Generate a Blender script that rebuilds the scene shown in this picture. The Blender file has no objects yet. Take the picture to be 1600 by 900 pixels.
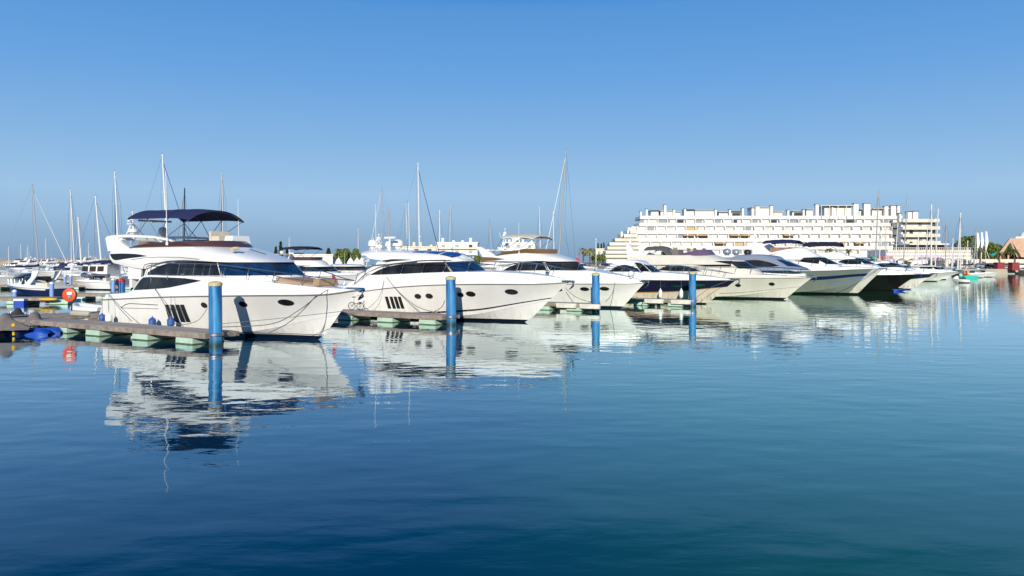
import bpy, bmesh, math, random
from mathutils import Vector, Matrix
random.seed(7)
PI = math.pi
F = 1600 * 28.0 / 36.0; CX = 800.0; HY = 405.0; H = 3.6      # camera intrinsics and eye height (m)
S = bpy.context.scene
COL = S.collection

def at(px, py, D):
    """point seen at a photo position when it is D metres ahead"""
    return Vector(((px - CX) / F * D, D, H - (py - HY) / F * D))
def water_at(px, py):
    D = H * F / (py - HY)
    return Vector(((px - CX) / F * D, D, 0.0))

def crv(pts):
    """monotone cubic through the points, x -> y"""
    pts = sorted(pts); P = [pts[0]]
    for p in pts[1:]:
        if p[0] > P[-1][0] + 1e-5: P.append(p)
    xs = [p[0] for p in P]; ys = [p[1] for p in P]; n = len(P)
    if n == 1: return lambda x: ys[0]
    h = [xs[i+1]-xs[i] for i in range(n-1)]; d = [(ys[i+1]-ys[i])/h[i] for i in range(n-1)]
    m = [0.0]*n; m[0] = d[0]; m[-1] = d[-1]
    for i in range(1, n-1):
        if d[i-1]*d[i] <= 0: m[i] = 0.0
        else:
            w1 = 2*h[i]+h[i-1]; w2 = h[i]+2*h[i-1]
            m[i] = (w1+w2)/(w1/d[i-1]+w2/d[i])
    def f(x):
        if x <= xs[0]: return ys[0]
        if x >= xs[-1]: return ys[-1]
        i = 0
        while x > xs[i+1]: i += 1
        t = (x-xs[i])/h[i]
        return (ys[i]*(2*t**3-3*t*t+1) + h[i]*m[i]*(t**3-2*t*t+t) + ys[i+1]*(-2*t**3+3*t*t) + h[i]*m[i+1]*(t**3-t*t))
    return f
def lin(pts):
    pts = sorted(pts)
    def f(x):
        if x <= pts[0][0]: return pts[0][1]
        for a, b in zip(pts, pts[1:]):
            if x <= b[0]: return a[1]+(b[1]-a[1])*(x-a[0])/max(1e-6, b[0]-a[0])
        return pts[-1][1]
    return f
def lerp(a, b, t): return a+(b-a)*t

# ------------------------------------------------------------------ materials
MATS = {}
def mat(name, col, rough=0.5, metal=0.0, coat=0.0, var=0.0, vscale=3.0, bump=0.0, bscale=20.0, spec=None):
    if name in MATS: return MATS[name]
    m = bpy.data.materials.new(name); m.use_nodes = True; nt = m.node_tree
    b = nt.nodes['Principled BSDF']
    b.inputs['Base Color'].default_value = (*col, 1); b.inputs['Roughness'].default_value = rough
    b.inputs['Metallic'].default_value = metal; b.inputs['Coat Weight'].default_value = coat
    if spec is not None: b.inputs['Specular IOR Level'].default_value = spec
    tc = nt.nodes.new('ShaderNodeTexCoord')
    if var > 0:
        n = nt.nodes.new('ShaderNodeTexNoise'); n.inputs['Scale'].default_value = vscale; n.inputs['Detail'].default_value = 6
        nt.links.new(tc.outputs['Object'], n.inputs['Vector'])
        r = nt.nodes.new('ShaderNodeMapRange'); r.inputs[1].default_value = 0.3; r.inputs[2].default_value = 0.7
        r.inputs[3].default_value = 1-var; r.inputs[4].default_value = 1+var*0.5
        nt.links.new(n.outputs['Fac'], r.inputs[0])
        mx = nt.nodes.new('ShaderNodeMix'); mx.data_type = 'RGBA'; mx.blend_type = 'MULTIPLY'; mx.inputs[0].default_value = 1
        mx.inputs[6].default_value = (*col, 1); nt.links.new(r.outputs[0], mx.inputs[7])
        nt.links.new(mx.outputs[2], b.inputs['Base Color'])
    if bump > 0:
        n2 = nt.nodes.new('ShaderNodeTexNoise'); n2.inputs['Scale'].default_value = bscale; n2.inputs['Detail'].default_value = 5
        nt.links.new(tc.outputs['Object'], n2.inputs['Vector'])
        bp = nt.nodes.new('ShaderNodeBump'); bp.inputs['Strength'].default_value = bump; bp.inputs['Distance'].default_value = 0.03
        nt.links.new(n2.outputs['Fac'], bp.inputs['Height']); nt.links.new(bp.outputs[0], b.inputs['Normal'])
    MATS[name] = m; return m

def hull_mat(name, main, boot=(0.01,0.012,0.02), bootz=0.13, bands=(), rough=0.22, zlines=(), stem=None):
    """gelcoat painted in bands: bands by height fraction (attribute hv), boot stripe by height above the water"""
    if name in MATS: return MATS[name]
    m = bpy.data.materials.new(name); m.use_nodes = True; nt = m.node_tree; b = nt.nodes['Principled BSDF']
    b.inputs['Roughness'].default_value = rough; b.inputs['Coat Weight'].default_value = 0.35; b.inputs['Coat Roughness'].default_value = 0.06
    tc = nt.nodes.new('ShaderNodeTexCoord'); sp = nt.nodes.new('ShaderNodeSeparateXYZ'); nt.links.new(tc.outputs['Object'], sp.inputs[0])
    n = nt.nodes.new('ShaderNodeTexNoise'); n.inputs['Scale'].default_value = 1.3; n.inputs['Detail'].default_value = 8
    mp = nt.nodes.new('ShaderNodeMapping'); mp.inputs['Scale'].default_value = (1, 1, 0.35)
    nt.links.new(tc.outputs['Object'], mp.inputs[0]); nt.links.new(mp.outputs[0], n.inputs['Vector'])
    r = nt.nodes.new('ShaderNodeMapRange'); r.inputs[1].default_value = 0.35; r.inputs[2].default_value = 0.7
    r.inputs[3].default_value = 0.93; r.inputs[4].default_value = 1.02; nt.links.new(n.outputs['Fac'], r.inputs[0])
    mx = nt.nodes.new('ShaderNodeMix'); mx.data_type = 'RGBA'; mx.blend_type = 'MULTIPLY'; mx.inputs[0].default_value = 1
    mx.inputs[6].default_value = (*main, 1); nt.links.new(r.outputs[0], mx.inputs[7])
    cur = mx.outputs[2]
    at_ = nt.nodes.new('ShaderNodeAttribute'); at_.attribute_name = 'hv'
    def band(val, lo, hi, c):
        nonlocal cur
        g = nt.nodes.new('ShaderNodeMath'); g.operation = 'GREATER_THAN'; g.inputs[1].default_value = lo; nt.links.new(val, g.inputs[0])
        l = nt.nodes.new('ShaderNodeMath'); l.operation = 'LESS_THAN'; l.inputs[1].default_value = hi; nt.links.new(val, l.inputs[0])
        a = nt.nodes.new('ShaderNodeMath'); a.operation = 'MULTIPLY'; nt.links.new(g.outputs[0], a.inputs[0]); nt.links.new(l.outputs[0], a.inputs[1])
        k = nt.nodes.new('ShaderNodeMix'); k.data_type = 'RGBA'; nt.links.new(a.outputs[0], k.inputs[0]); nt.links.new(cur, k.inputs[6]); k.inputs[7].default_value = (*c, 1)
        cur = k.outputs[2]
    for lo, hi, c in bands: band(at_.outputs['Fac'], lo, hi, c)
    if zlines:
        for lo, hi, c in zlines: band(sp.outputs[2], lo, hi, c)
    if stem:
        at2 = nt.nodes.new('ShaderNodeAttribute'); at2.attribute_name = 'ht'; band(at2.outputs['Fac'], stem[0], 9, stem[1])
    # faint yellow-brown scum and run-off streaks on the lower topsides, in patches
    ns = nt.nodes.new('ShaderNodeTexNoise'); ns.inputs['Scale'].default_value = 5.0; ns.inputs['Detail'].default_value = 7
    m2 = nt.nodes.new('ShaderNodeMapping'); m2.inputs['Scale'].default_value = (1, 1, 0.12); nt.links.new(tc.outputs['Object'], m2.inputs[0]); nt.links.new(m2.outputs[0], ns.inputs['Vector'])
    zr_ = nt.nodes.new('ShaderNodeMapRange'); zr_.inputs[1].default_value = bootz; zr_.inputs[2].default_value = bootz+.9; zr_.inputs[3].default_value = .75; zr_.inputs[4].default_value = .06; nt.links.new(sp.outputs[2], zr_.inputs[0])
    nr_ = nt.nodes.new('ShaderNodeMapRange'); nr_.inputs[1].default_value = .48; nr_.inputs[2].default_value = .72; nt.links.new(ns.outputs['Fac'], nr_.inputs[0])
    ml = nt.nodes.new('ShaderNodeMath'); ml.operation = 'MULTIPLY'; nt.links.new(zr_.outputs[0], ml.inputs[0]); nt.links.new(nr_.outputs[0], ml.inputs[1])
    ks = nt.nodes.new('ShaderNodeMix'); ks.data_type = 'RGBA'; nt.links.new(ml.outputs[0], ks.inputs[0]); nt.links.new(cur, ks.inputs[6]); ks.inputs[7].default_value = (main[0]*.72, main[1]*.66, main[2]*.52, 1); cur = ks.outputs[2]
    # algae and water staining just above the boot stripe
    band(sp.outputs[2], -9, bootz, boot)
    nt.links.new(cur, b.inputs['Base Color'])
    MATS[name] = m; return m

GEL = (0.85, 0.835, 0.80)
M_gel = mat('white_gelcoat', GEL, 0.25, coat=0.3, var=0.05, vscale=1.2)
M_gel2 = mat('cream_gelcoat', (0.72, 0.68, 0.58), 0.3, coat=0.3, var=0.06, vscale=1.2)
M_gelg = mat('silver_grey_paint', (0.30, 0.34, 0.42), 0.28, metal=0.3, coat=0.4)
M_glass = mat('dark_glass', (0.022, 0.020, 0.018), 0.04, spec=0.45, var=0.9, vscale=1.1)
M_blueglass = mat('blue_tinted_glass', (0.010, 0.030, 0.085), 0.04, spec=0.8, var=0.7, vscale=1.3)
M_brownglass = mat('brown_acrylic', (0.085, 0.040, 0.040), 0.12)
M_tanglass = mat('bronze_acrylic', (0.16, 0.095, 0.045), 0.15)
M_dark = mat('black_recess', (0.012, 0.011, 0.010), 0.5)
M_steel = mat('stainless_steel', (0.62, 0.62, 0.62), 0.22, metal=1.0)
M_steeld = mat('tarnished_steel', (0.30, 0.30, 0.31), 0.4, metal=0.8)
M_rub = mat('rubbing_strake', (0.20, 0.19, 0.18), 0.4, metal=0.4)
M_navy = mat('navy_canvas', (0.014, 0.018, 0.082), 0.85, var=0.15, vscale=2, bump=0.2, bscale=6)
M_navyd = mat('dark_navy_canvas', (0.010, 0.012, 0.035), 0.85, var=0.15)
M_cream = mat('cream_canvas', (0.62, 0.56, 0.44), 0.85, var=0.1, bump=0.2, bscale=6)
M_grey = mat('grey_cover_canvas', (0.17, 0.15, 0.14), 0.9, var=0.15, vscale=3, bump=0.4, bscale=5)
M_greyd = mat('dark_cover_canvas', (0.045, 0.036, 0.036), 0.9, var=0.2, vscale=3)
M_tan = mat('tan_sunpad', (0.40, 0.26, 0.16), 0.8, var=0.1, vscale=4, bump=0.2)
M_teak = mat('teak', (0.28, 0.16, 0.08), 0.7, var=0.25, vscale=6)
M_black = mat('black_plastic', (0.012, 0.012, 0.013), 0.45)
M_white = mat('white_plastic', (0.80, 0.80, 0.78), 0.35, var=0.04)
M_rope = mat('grey_rope', (0.14, 0.13, 0.12), 0.9)
M_ropel = mat('pale_rope', (0.45, 0.40, 0.32), 0.9)
M_fblue = mat('blue_fender', (0.03, 0.10, 0.36), 0.5, var=0.1)
M_red = mat('red_fabric', (0.60, 0.02, 0.02), 0.7, var=0.1)
M_orange = mat('orange_lifebuoy', (0.75, 0.075, 0.015), 0.5, var=0.12, vscale=8)
M_alu = mat('mast_white', (0.72, 0.70, 0.66), 0.4, var=0.06, vscale=0.6)
M_alug = mat('mast_grey', (0.42, 0.42, 0.42), 0.4, metal=0.3)
M_stay = mat('stay_wire', (0.10, 0.11, 0.13), 0.4, metal=0.5)
M_staynavy = mat('furled_navy_sail', (0.015, 0.03, 0.10), 0.8)
M_staywhite = mat('furled_white_sail', (0.68, 0.68, 0.66), 0.8)
M_coverblue = mat('pale_blue_sail_cover', (0.36, 0.45, 0.58), 0.85, var=0.15, vscale=2, bump=0.3, bscale=4)
M_yel = mat('yellow_plastic', (0.75, 0.45, 0.02), 0.5)
M_blueplastic = mat('bright_blue_plastic', (0.008, 0.07, 0.44), 0.45, var=0.1)
M_teal = mat('turquoise_plastic', (0.05, 0.55, 0.45), 0.45)
M_blue2 = mat('mid_blue_plastic', (0.02, 0.18, 0.55), 0.5)

# ------------------------------------------------------------------ mesh building
class MB:
    def __init__(s): s.v = []; s.f = []; s.m = []; s.hv = []; s.ht = []
    def vert(s, p, hv=0.0, ht=0.0): s.v.append(tuple(p)); s.hv.append(hv); s.ht.append(ht); return len(s.v)-1
    def face(s, ids, m=0):
        ids = list(ids)
        if len(set(ids)) >= 3: s.f.append(ids); s.m.append(m)
    def grid(s, rows, m=0, hv=None, closeu=False, ht=None):
        R = []
        for i, r in enumerate(rows): R.append([s.vert(p, hv[i][j] if hv else 0.0, ht[i] if ht else 0.0) for j, p in enumerate(r)])
        for a, b in zip(R, R[1:]):
            n = len(a)
            for j in range(n if closeu else n-1):
                k = (j+1) % n; s.face((a[j], a[k], b[k], b[j]), m)
        return R
    def box(s, c, d, m=0, rz=0.0, taper=1.0):
        x, y, z = d[0]/2, d[1]/2, d[2]/2; ca, sa = math.cos(rz), math.sin(rz); ids = []
        for sz, k in ((-z, 1.0), (z, taper)):
            for sx, sy in ((-x, -y), (x, -y), (x, y), (-x, y)):
                ids.append(s.vert((c[0]+(sx*ca-sy*sa)*k, c[1]+(sx*sa+sy*ca)*k, c[2]+sz)))
        a = ids
        for q in ((a[3],a[2],a[1],a[0]), (a[4],a[5],a[6],a[7]), (a[0],a[1],a[5],a[4]), (a[1],a[2],a[6],a[5]), (a[2],a[3],a[7],a[6]), (a[3],a[0],a[4],a[7])): s.face(q, m)
    def tube(s, pts, r, n=6, m=0, caps=True):
        pts = [Vector(p) for p in pts]; rows = []; N = len(pts)
        for i, p in enumerate(pts):
            t = (pts[min(i+1, N-1)]-pts[max(i-1, 0)])
            if t.length < 1e-9: t = Vector((0, 0, 1))
            t.normalize(); up = Vector((0, 0, 1)) if abs(t.z) < 0.95 else Vector((1, 0, 0))
            a = t.cross(up).normalized(); b = t.cross(a).normalized()
            rr = r(i/(N-1)) if callable(r) else r
            rows.append([p+a*math.cos(2*PI*k/n)*rr+b*math.sin(2*PI*k/n)*rr for k in range(n)])
        R = s.grid(rows, m, closeu=True)
        if caps: s.face(R[0], m); s.face(list(reversed(R[-1])), m)
    def lathe(s, prof, c=(0,0,0), n=16, m=0, axis='z'):
        rows = []
        for r, z in prof:
            row = []
            for k in range(n):
                a = 2*PI*k/n; u, w = r*math.cos(a), r*math.sin(a)
                if axis == 'z': p = (c[0]+u, c[1]+w, c[2]+z)
                elif axis == 'x': p = (c[0]+z, c[1]+u, c[2]+w)
                else: p = (c[0]+u, c[1]+z, c[2]+w)
                row.append(p)
            rows.append(row)
        R = s.grid(rows, m, closeu=True)
        s.face(R[0], m); s.face(list(reversed(R[-1])), m)
    def sphere(s, c, r, m=0, n=14, k=8, sz=1.0):
        s.lathe([(max(1e-3, r*math.sin(PI*i/k)), -r*sz*math.cos(PI*i/k)) for i in range(k+1)], c, n, m)
    def prism(s, poly, y0, y1, m=0):
        """polygon in (x,z) extruded along y"""
        a = [s.vert((p[0], y0, p[1])) for p in poly]; b = [s.vert((p[0], y1, p[1])) for p in poly]
        s.face(a, m); s.face(list(reversed(b)), m)
        for i in range(len(poly)):
            j = (i+1) % len(poly); s.face((a[j], a[i], b[i], b[j]), m)
    def build(s, name, mats, parent=None, smooth=35, hv=False, weld=False):
        me = bpy.data.meshes.new(name); me.from_pydata(s.v, [], s.f)
        if not isinstance(mats, (list, tuple)): mats = [mats]
        for m in mats: me.materials.append(m)
        me.polygons.foreach_set('material_index', s.m)
        if hv:
            a = me.attributes.new('hv', 'FLOAT', 'POINT'); a.data.foreach_set('value', s.hv); a2 = me.attributes.new('ht', 'FLOAT', 'POINT'); a2.data.foreach_set('value', s.ht)
        bm = bmesh.new(); bm.from_mesh(me)
        bmesh.ops.remove_doubles(bm, verts=bm.verts, dist=1e-4)
        bmesh.ops.recalc_face_normals(bm, faces=bm.faces)
        bm.to_mesh(me); bm.free()
        if smooth:
            me.polygons.foreach_set('use_smooth', [True]*len(me.polygons))
            me.set_sharp_from_angle(angle=math.radians(smooth))
        me.update()
        o = bpy.data.objects.new(name, me); COL.objects.link(o)
        if parent is not None: o.parent = parent
        return o

def tag(o, label=None, cat=None, group=None, kind=None):
    if label: o['label'] = label
    if cat: o['category'] = cat
    if group: o['group'] = group
    if kind: o['kind'] = kind
    return o
def thing(name, label, cat, loc=(0,0,0), rz=0.0, group=None):
    o = bpy.data.objects.new(name, None); COL.objects.link(o); o.empty_display_size = 0.3
    o.location = loc; o.rotation_euler = (0, 0, rz); return tag(o, label, cat, group)
def copy_tree(o, parent=None):
    c = o.copy(); COL.objects.link(c)
    if parent is not None: c.parent = parent
    for ch in list(o.children): copy_tree(ch, c)
    return c
def part(mb, name, m, parent, **k): return mb.build(name, m, parent, **k)

# ------------------------------------------------------------------ boat frame, hull, tiers
class Frame:
    def __init__(s, o, deg):
        s.o = Vector((o[0], o[1])); s.deg = deg; a = math.radians(deg); s.d = Vector((math.cos(a), math.sin(a))); s.p = Vector((-math.sin(a), math.cos(a)))
    def fit(s, px, py, yl=0.0):
        a = (px-CX)/F; D = (yl+s.o.dot(s.p))/(a*s.p.x+s.p.y); P = Vector((a*D, D)); return ((P-s.o).dot(s.d), H-(py-HY)/F*D)
    def loc(s, P):
        q = Vector((P[0], P[1]))-s.o; return (q.dot(s.d), q.dot(s.p), P[2] if len(P) > 2 else 0)

class Hull:
    def __init__(s, xa, xtip, ztip, hb, zsh, rk=0.0, t0=0.35, p=2.3, tw0=0.25, pw=1.7, zc1=0.9, zcm=0.25, bcf=0.9, aft=0.93, conc=0.5):
        s.__dict__.update(xa=xa, xtip=xtip, ztip=ztip, hb=hb, zshf=zsh, rk=rk, t0=t0, p=p, tw0=tw0, pw=pw, aft=aft, bcf=bcf, conc=conc)
        s.zc = crv([(0, -0.06), (0.45, 0.02), (0.75, zcm), (0.93, zc1*0.8), (1, zc1)])
    def xs(s, z): return s.xtip*(0.88*(z/s.ztip)+0.12*(z/s.ztip)**2) if z > 0 else z*2.0
    def x(s, t, z):
        a = s.xa+s.rk*max(z, 0); return a+t*(s.xs(z)-a)
    def t(s, x, z):
        a = s.xa+s.rk*max(z, 0); return min(1, max(0, (x-a)/(s.xs(z)-a)))
    def _pl(s, t, t0, p): return (1-(max(0, t-t0)/(1-t0))**p)*(s.aft+(1-s.aft)*min(1, t/0.3)) if t < 1 else 0.0
    def bs(s, t): return s.hb*s._pl(t, s.t0, s.p)
    def bc(s, t): return s.hb*s.bcf*s._pl(t, s.tw0, s.pw)
    def zs(s, t):
        z = s.zshf(s.xa+t*(s.xtip-s.xa))
        for _ in range(4): z = s.zshf(s.x(t, z))
        return z
    def pt(s, t, v):
        z0 = s.zc(t); z1 = s.zs(t); z = lerp(z0, z1, v); g = v**(1+s.conc*t**3)
        return (s.x(t, z), lerp(s.bc(t), s.bs(t), g), z)
    def half(s, x, z):
        t = s.t(x, z); z0 = s.zc(t); z1 = s.zs(t)
        if z >= z0:
            v = min(1.15, (z-z0)/(z1-z0)); return lerp(s.bc(t), s.bs(t), v**(1+s.conc*t**3))
        return s.bc(t)*max(0, (z+0.6)/(z0+0.6))
    def nrm(s, x, z, sgn):
        e = 0.05; b = s.half(x, z); dx = (s.half(x+e, z)-b)/e; dz = (s.half(x, z+e)-b)/e
        n = Vector((-dx, 1, -dz)).normalized(); return Vector((n.x, n.y*sgn, n.z))
    def on(s, x, z, sgn, off=0.01):
        b = s.half(x, z); return Vector((x, b*sgn, z))+s.nrm(x, z, sgn)*off
    def build(s, root, m, name='hull', nt=44, deck=None):
        mb = MB(); T = [1-(1-i/nt)**1.4 for i in range(nt+1)]
        V = [0, .08, .2, .35, .5, .65, .8, .92, 1]
        for sg in (-1, 1):
            rows = []; hv = []
            for t in T:
                zc = s.zc(t); bc = s.bc(t)
                r = [(s.x(t, -0.6), 0.0, -0.6), (s.x(t, lerp(-.6, zc, .5)), sg*bc*.5, lerp(-.6, zc, .5)), (s.x(t, zc), sg*max(0, bc-0.02), zc-0.0)]
                h = [-1, -.5, 0]
                for v in V:
                    p = s.pt(t, v); r.append((p[0], p[1]*sg, p[2])); h.append(v)
                rows.append(r); hv.append(h)
            mb.grid(rows, 0, hv, ht=T)
        # transom
        rows = []; hv = []
        base = [(s.x(0, -0.6), 0.0, -0.6), (s.x(0, -.3), s.bc(0)*.5, -.3)]+[s.pt(0, v) for v in V]
        for k in range(-6, 7):
            rows.append([(p[0], p[1]*k/6, p[2]) for p in base]); hv.append([0.3]*len(base))
        mb.grid(rows, 0, hv)
        return mb.build(name, m, root, smooth=28, hv=True)
    def strake(s, root, m, v=1.0, w=0.045, h=0.06, name='rubbing_strake', t1=1.0):
        mb = MB(); N = 48
        for sg in (-1, 1):
            rows = []
            for i in range(N+1):
                t = i/N*t1; p = s.pt(t, v); n = 1.0
                rows.append([(p[0], sg*(p[1]-0.02), p[2]-h/2), (p[0]+w*t**4, sg*(p[1]+w), p[2]-h/2+0.012), (p[0]+w*t**4, sg*(p[1]+w), p[2]+h/2-0.012), (p[0], sg*(p[1]-0.02), p[2]+h/2)])
            mb.grid(rows)
        return mb.build(name, m, root, smooth=40)
    def patch(s, mb, poly_x, zlo, zhi, sgn, off=0.012, nz=3, m=0):
        rows = []
        for x in poly_x:
            a, b = zlo(x), zhi(x); rows.append([s.on(x, lerp(a, b, k/nz), sgn, off) for k in range(nz+1)])
        mb.grid(rows, m)
    def ellipse(s, mb, x, z, rx, rz, sgn, off=0.012, m=0, n=20):
        c = mb.vert(s.on(x, z, sgn, off)); ring = []
        for k in range(n):
            a = 2*PI*k/n; ring.append(mb.vert(s.on(x+rx*math.cos(a), z+rz*math.sin(a), sgn, off)))
        for k in range(n): mb.face((c, ring[k], ring[(k+1) % n]), m)
    def porthole(s, root, x, z, rx, rz, both=True):
        for sg in ((-1, 1) if both else (-1,)):
            mb = MB(); rx_, rz_ = rx*.88, rz*.88; s.ellipse(mb, x, z, rx_*1.14, rz_*1.3, sg, 0.010); rim = mb.build('porthole', M_steel, root)
            mb = MB(); s.ellipse(mb, x, z, rx_, rz_, sg, 0.018); mb.build('pane', M_glass, rim)

def outline(xa, xf, W, r, n=2.4, Wa=None, us=0.5):
    """half plan: straight side then superelliptic nose; u 0 (aft) .. 1 (front centre)"""
    xm = xf-r; Wa = W if Wa is None else Wa
    def f(u):
        if u <= us:
            k = u/us; return (lerp(xa, xm, k), lerp(Wa, W, min(1, k*1.5)))
        th = (u-us)/(1-us)*PI/2
        if th >= PI/2-1e-6: return (xf, 0.0)
        return (xm+r*math.sin(th)**(2/n), W*math.cos(th)**(2/n))
    return f

class Tier:
    def __init__(s, bot, top, zb, zt, bulge=0.0, crown=0.0):
        s.bot, s.top, s.zb, s.zt, s.bulge, s.crown = bot, top, zb, zt, bulge, crown
    def P(s, u, v):
        xb, bb = s.bot(u); xt, bt = s.top(u)
        b = lerp(bb, bt, v)+s.bulge*math.sin(PI*v)*(1 if u < .999 else 0)*min(1, lerp(bb, bt, v)/0.4)
        return (lerp(xb, xt, v)+(s.bulge*math.sin(PI*v) if u > .5 else 0)*max(0, (u-.5)*2), b, lerp(s.zb(xb), s.zt(xt), v))
    def inv(s, x, z):
        v = 0.5; u = 0.5
        for _ in range(7):
            lo, hi = 0.0, 1.0
            for _ in range(22):
                mid = (lo+hi)/2
                if s.P(mid, v)[0] < x: lo = mid
                else: hi = mid
            u = (lo+hi)/2; z0 = s.P(u, 0)[2]; z1 = s.P(u, 1)[2]; v = (z-z0)/(z1-z0) if abs(z1-z0) > 1e-4 else .5
            v = min(1.0, max(0.0, v))
        return u, v
    def S(s, u, v, sgn, off=0.0):
        p = Vector(s.P(u, v))
        if off:
            e = 0.01; u2 = min(1, u+e); u1 = max(0, u-e); v2 = min(1, v+e); v1 = max(0, v-e)
            du = Vector(s.P(u2, v))-Vector(s.P(u1, v)); dv = Vector(s.P(u, v2))-Vector(s.P(u, v1))
            if u2 >= 1: du = Vector((0, -1, 0))
            n = du.cross(dv)
            if n.length > 1e-9:
                n.normalize()
                if n.y < 0 or (abs(n.y) < 1e-3 and n.x < 0): n = -n
                if u > .98 and n.x < 0: n = -n
                p += n*off
        return Vector((p.x, p.y*sgn, p.z))
    def build(s, root, name, m, nu=40, nv=6, cap=True, aft=True, smooth=35, mi=None, under=False):
        mb = MB(); U = [i/nu for i in range(nu+1)]
        for sg in (-1, 1): mb.grid([[s.S(u, v/nv, sg) for v in range(nv+1)] for u in U])
        def lid(v, crown):
            rows = []
            for u in U:
                p = s.P(u, v); rows.append([(p[0], p[1]*k/5, p[2]+crown*(1-(k/5)**2)*min(1, p[1]/0.8)) for k in range(-5, 6)])
            mb.grid(rows)
        if cap: lid(1, s.crown)
        if under: lid(0, 0)
        if aft:
            rows = []
            for v in range(nv+1):
                p = s.P(0, v/nv); rows.append([(p[0], p[1]*k/5, p[2]+(s.crown*(1-(k/5)**2)*min(1, p[1]/0.8) if v == nv and cap else 0)) for k in range(-5, 6)])
            mb.grid(rows)
        return mb.build(name, m, root, smooth=smooth)
    def win_x(s, root, x0, x1, zlo, zhi, m, name='side_window', off=0.012, nx=22, nz=4, sides=(-1, 1), label=None):
        for sg in sides:
            mb = MB(); rows = []
            for i in range(nx+1):
                x = lerp(x0, x1, i/nx); a, b = zlo(x), zhi(x); b = max(b, a+0.002); r = []
                for k in range(nz+1):
                    u, v = s.inv(x, lerp(a, b, k/nz)); r.append(s.S(u, v, sg, off))
                rows.append(r)
            mb.grid(rows); mb.build(name, m, root)
    def win_xu(s, root, x0, uend, zlo, zhi, m, name='side_window', off=0.012, nx=26, nz=5, sides=(-1, 1)):
        """window from x0 forward to the pillar at u = uend"""
        for sg in sides:
            mb = MB(); rows = []
            for i in range(nx+1):
                r = []
                for k in range(nz+1):
                    q = k/nz; xe = s.P(uend, .3+.6*q)[0]; x = lerp(x0, xe, i/nx); a, b = zlo(x), zhi(x); b = max(b, a+.002)
                    u, v = s.inv(x, lerp(a, b, q)); r.append(s.S(u, v, sg, off))
                rows.append(r)
            mb.grid(rows); mb.build(name, m, root)
    def cap_z(s, x, y):
        lo, hi = 0.0, 1.0
        for _ in range(24):
            mid = (lo+hi)/2
            if s.top(mid)[0] < x: lo = mid
            else: hi = mid
        b = s.top(lo)[1]; k = min(1, abs(y)/max(b, .01)); return s.zt(x)+s.crown*(1-k*k)*min(1, b/.8), b
    def win_u(s, root, u0, u1, vlo, vhi, m, name='windscreen', off=0.012, nu=20, nv=4, both=True, sides=None):
        mb = MB()
        f0 = vlo if callable(vlo) else (lambda u: vlo); f1 = vhi if callable(vhi) else (lambda u: vhi)
        us = [lerp(u0, u1, i/nu) for i in range(nu+1)]
        for sg in (sides or (-1, 1)):
            mb.grid([[s.S(u, lerp(f0(u), f1(u), k/nv), sg, off) for k in range(nv+1)] for u in us])
        return mb.build(name, m, root)
    def frame_bar(s, mb, u0, v0, u1, v1, w=0.03, off=0.02, sides=(-1, 1), n=8):
        for sg in sides: mb.tube([s.S(lerp(u0, u1, i/n), lerp(v0, v1, i/n), sg, off) for i in range(n+1)], w, 5)

def guard_rail(tier, root, u0, u1, h, nst=9, r=0.02, lean=0.25, inset=0.1, mid=False, name='guard_rail', mt=None, drop0=True, close=False):
    mb = MB()
    hf = h if callable(h) else (lambda k: h)
    for sg in (-1, 1):
        def base(k):
            u = lerp(u0, u1, k); p = tier.P(u, 1); return Vector((p[0]-0.05, sg*max(0, p[1]-inset), p[2]))
        top = []
        N = 30
        for i in range(N+1):
            k = i/N; b = base(k); top.append(b+Vector((lean*hf(k), 0, hf(k))))
        if drop0: top = [base(0)]+top
        mb.tube(top, r, 5)
        if mid:
            mb.tube([base(i/N)+Vector((lean*hf(i/N)*.5, 0, hf(i/N)*.5)) for i in range(N+1)], r*.55, 4)
        for j in range(nst):
            k = (j+0.5)/nst; b = base(k); mb.tube([b, b+Vector((lean*hf(k), 0, hf(k)))], r*.8, 5)
        if close and sg == 1:
            pass
    e1 = tier.P(u1, 1); k = hf(1)
    mb.tube([(e1[0]-.05+lean*k, y*max(0, e1[1]-inset), e1[2]+k) for y in (-1, -.5, 0, .5, 1)], r, 5)
    return mb.build(name, mt or M_steel, root)

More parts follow.
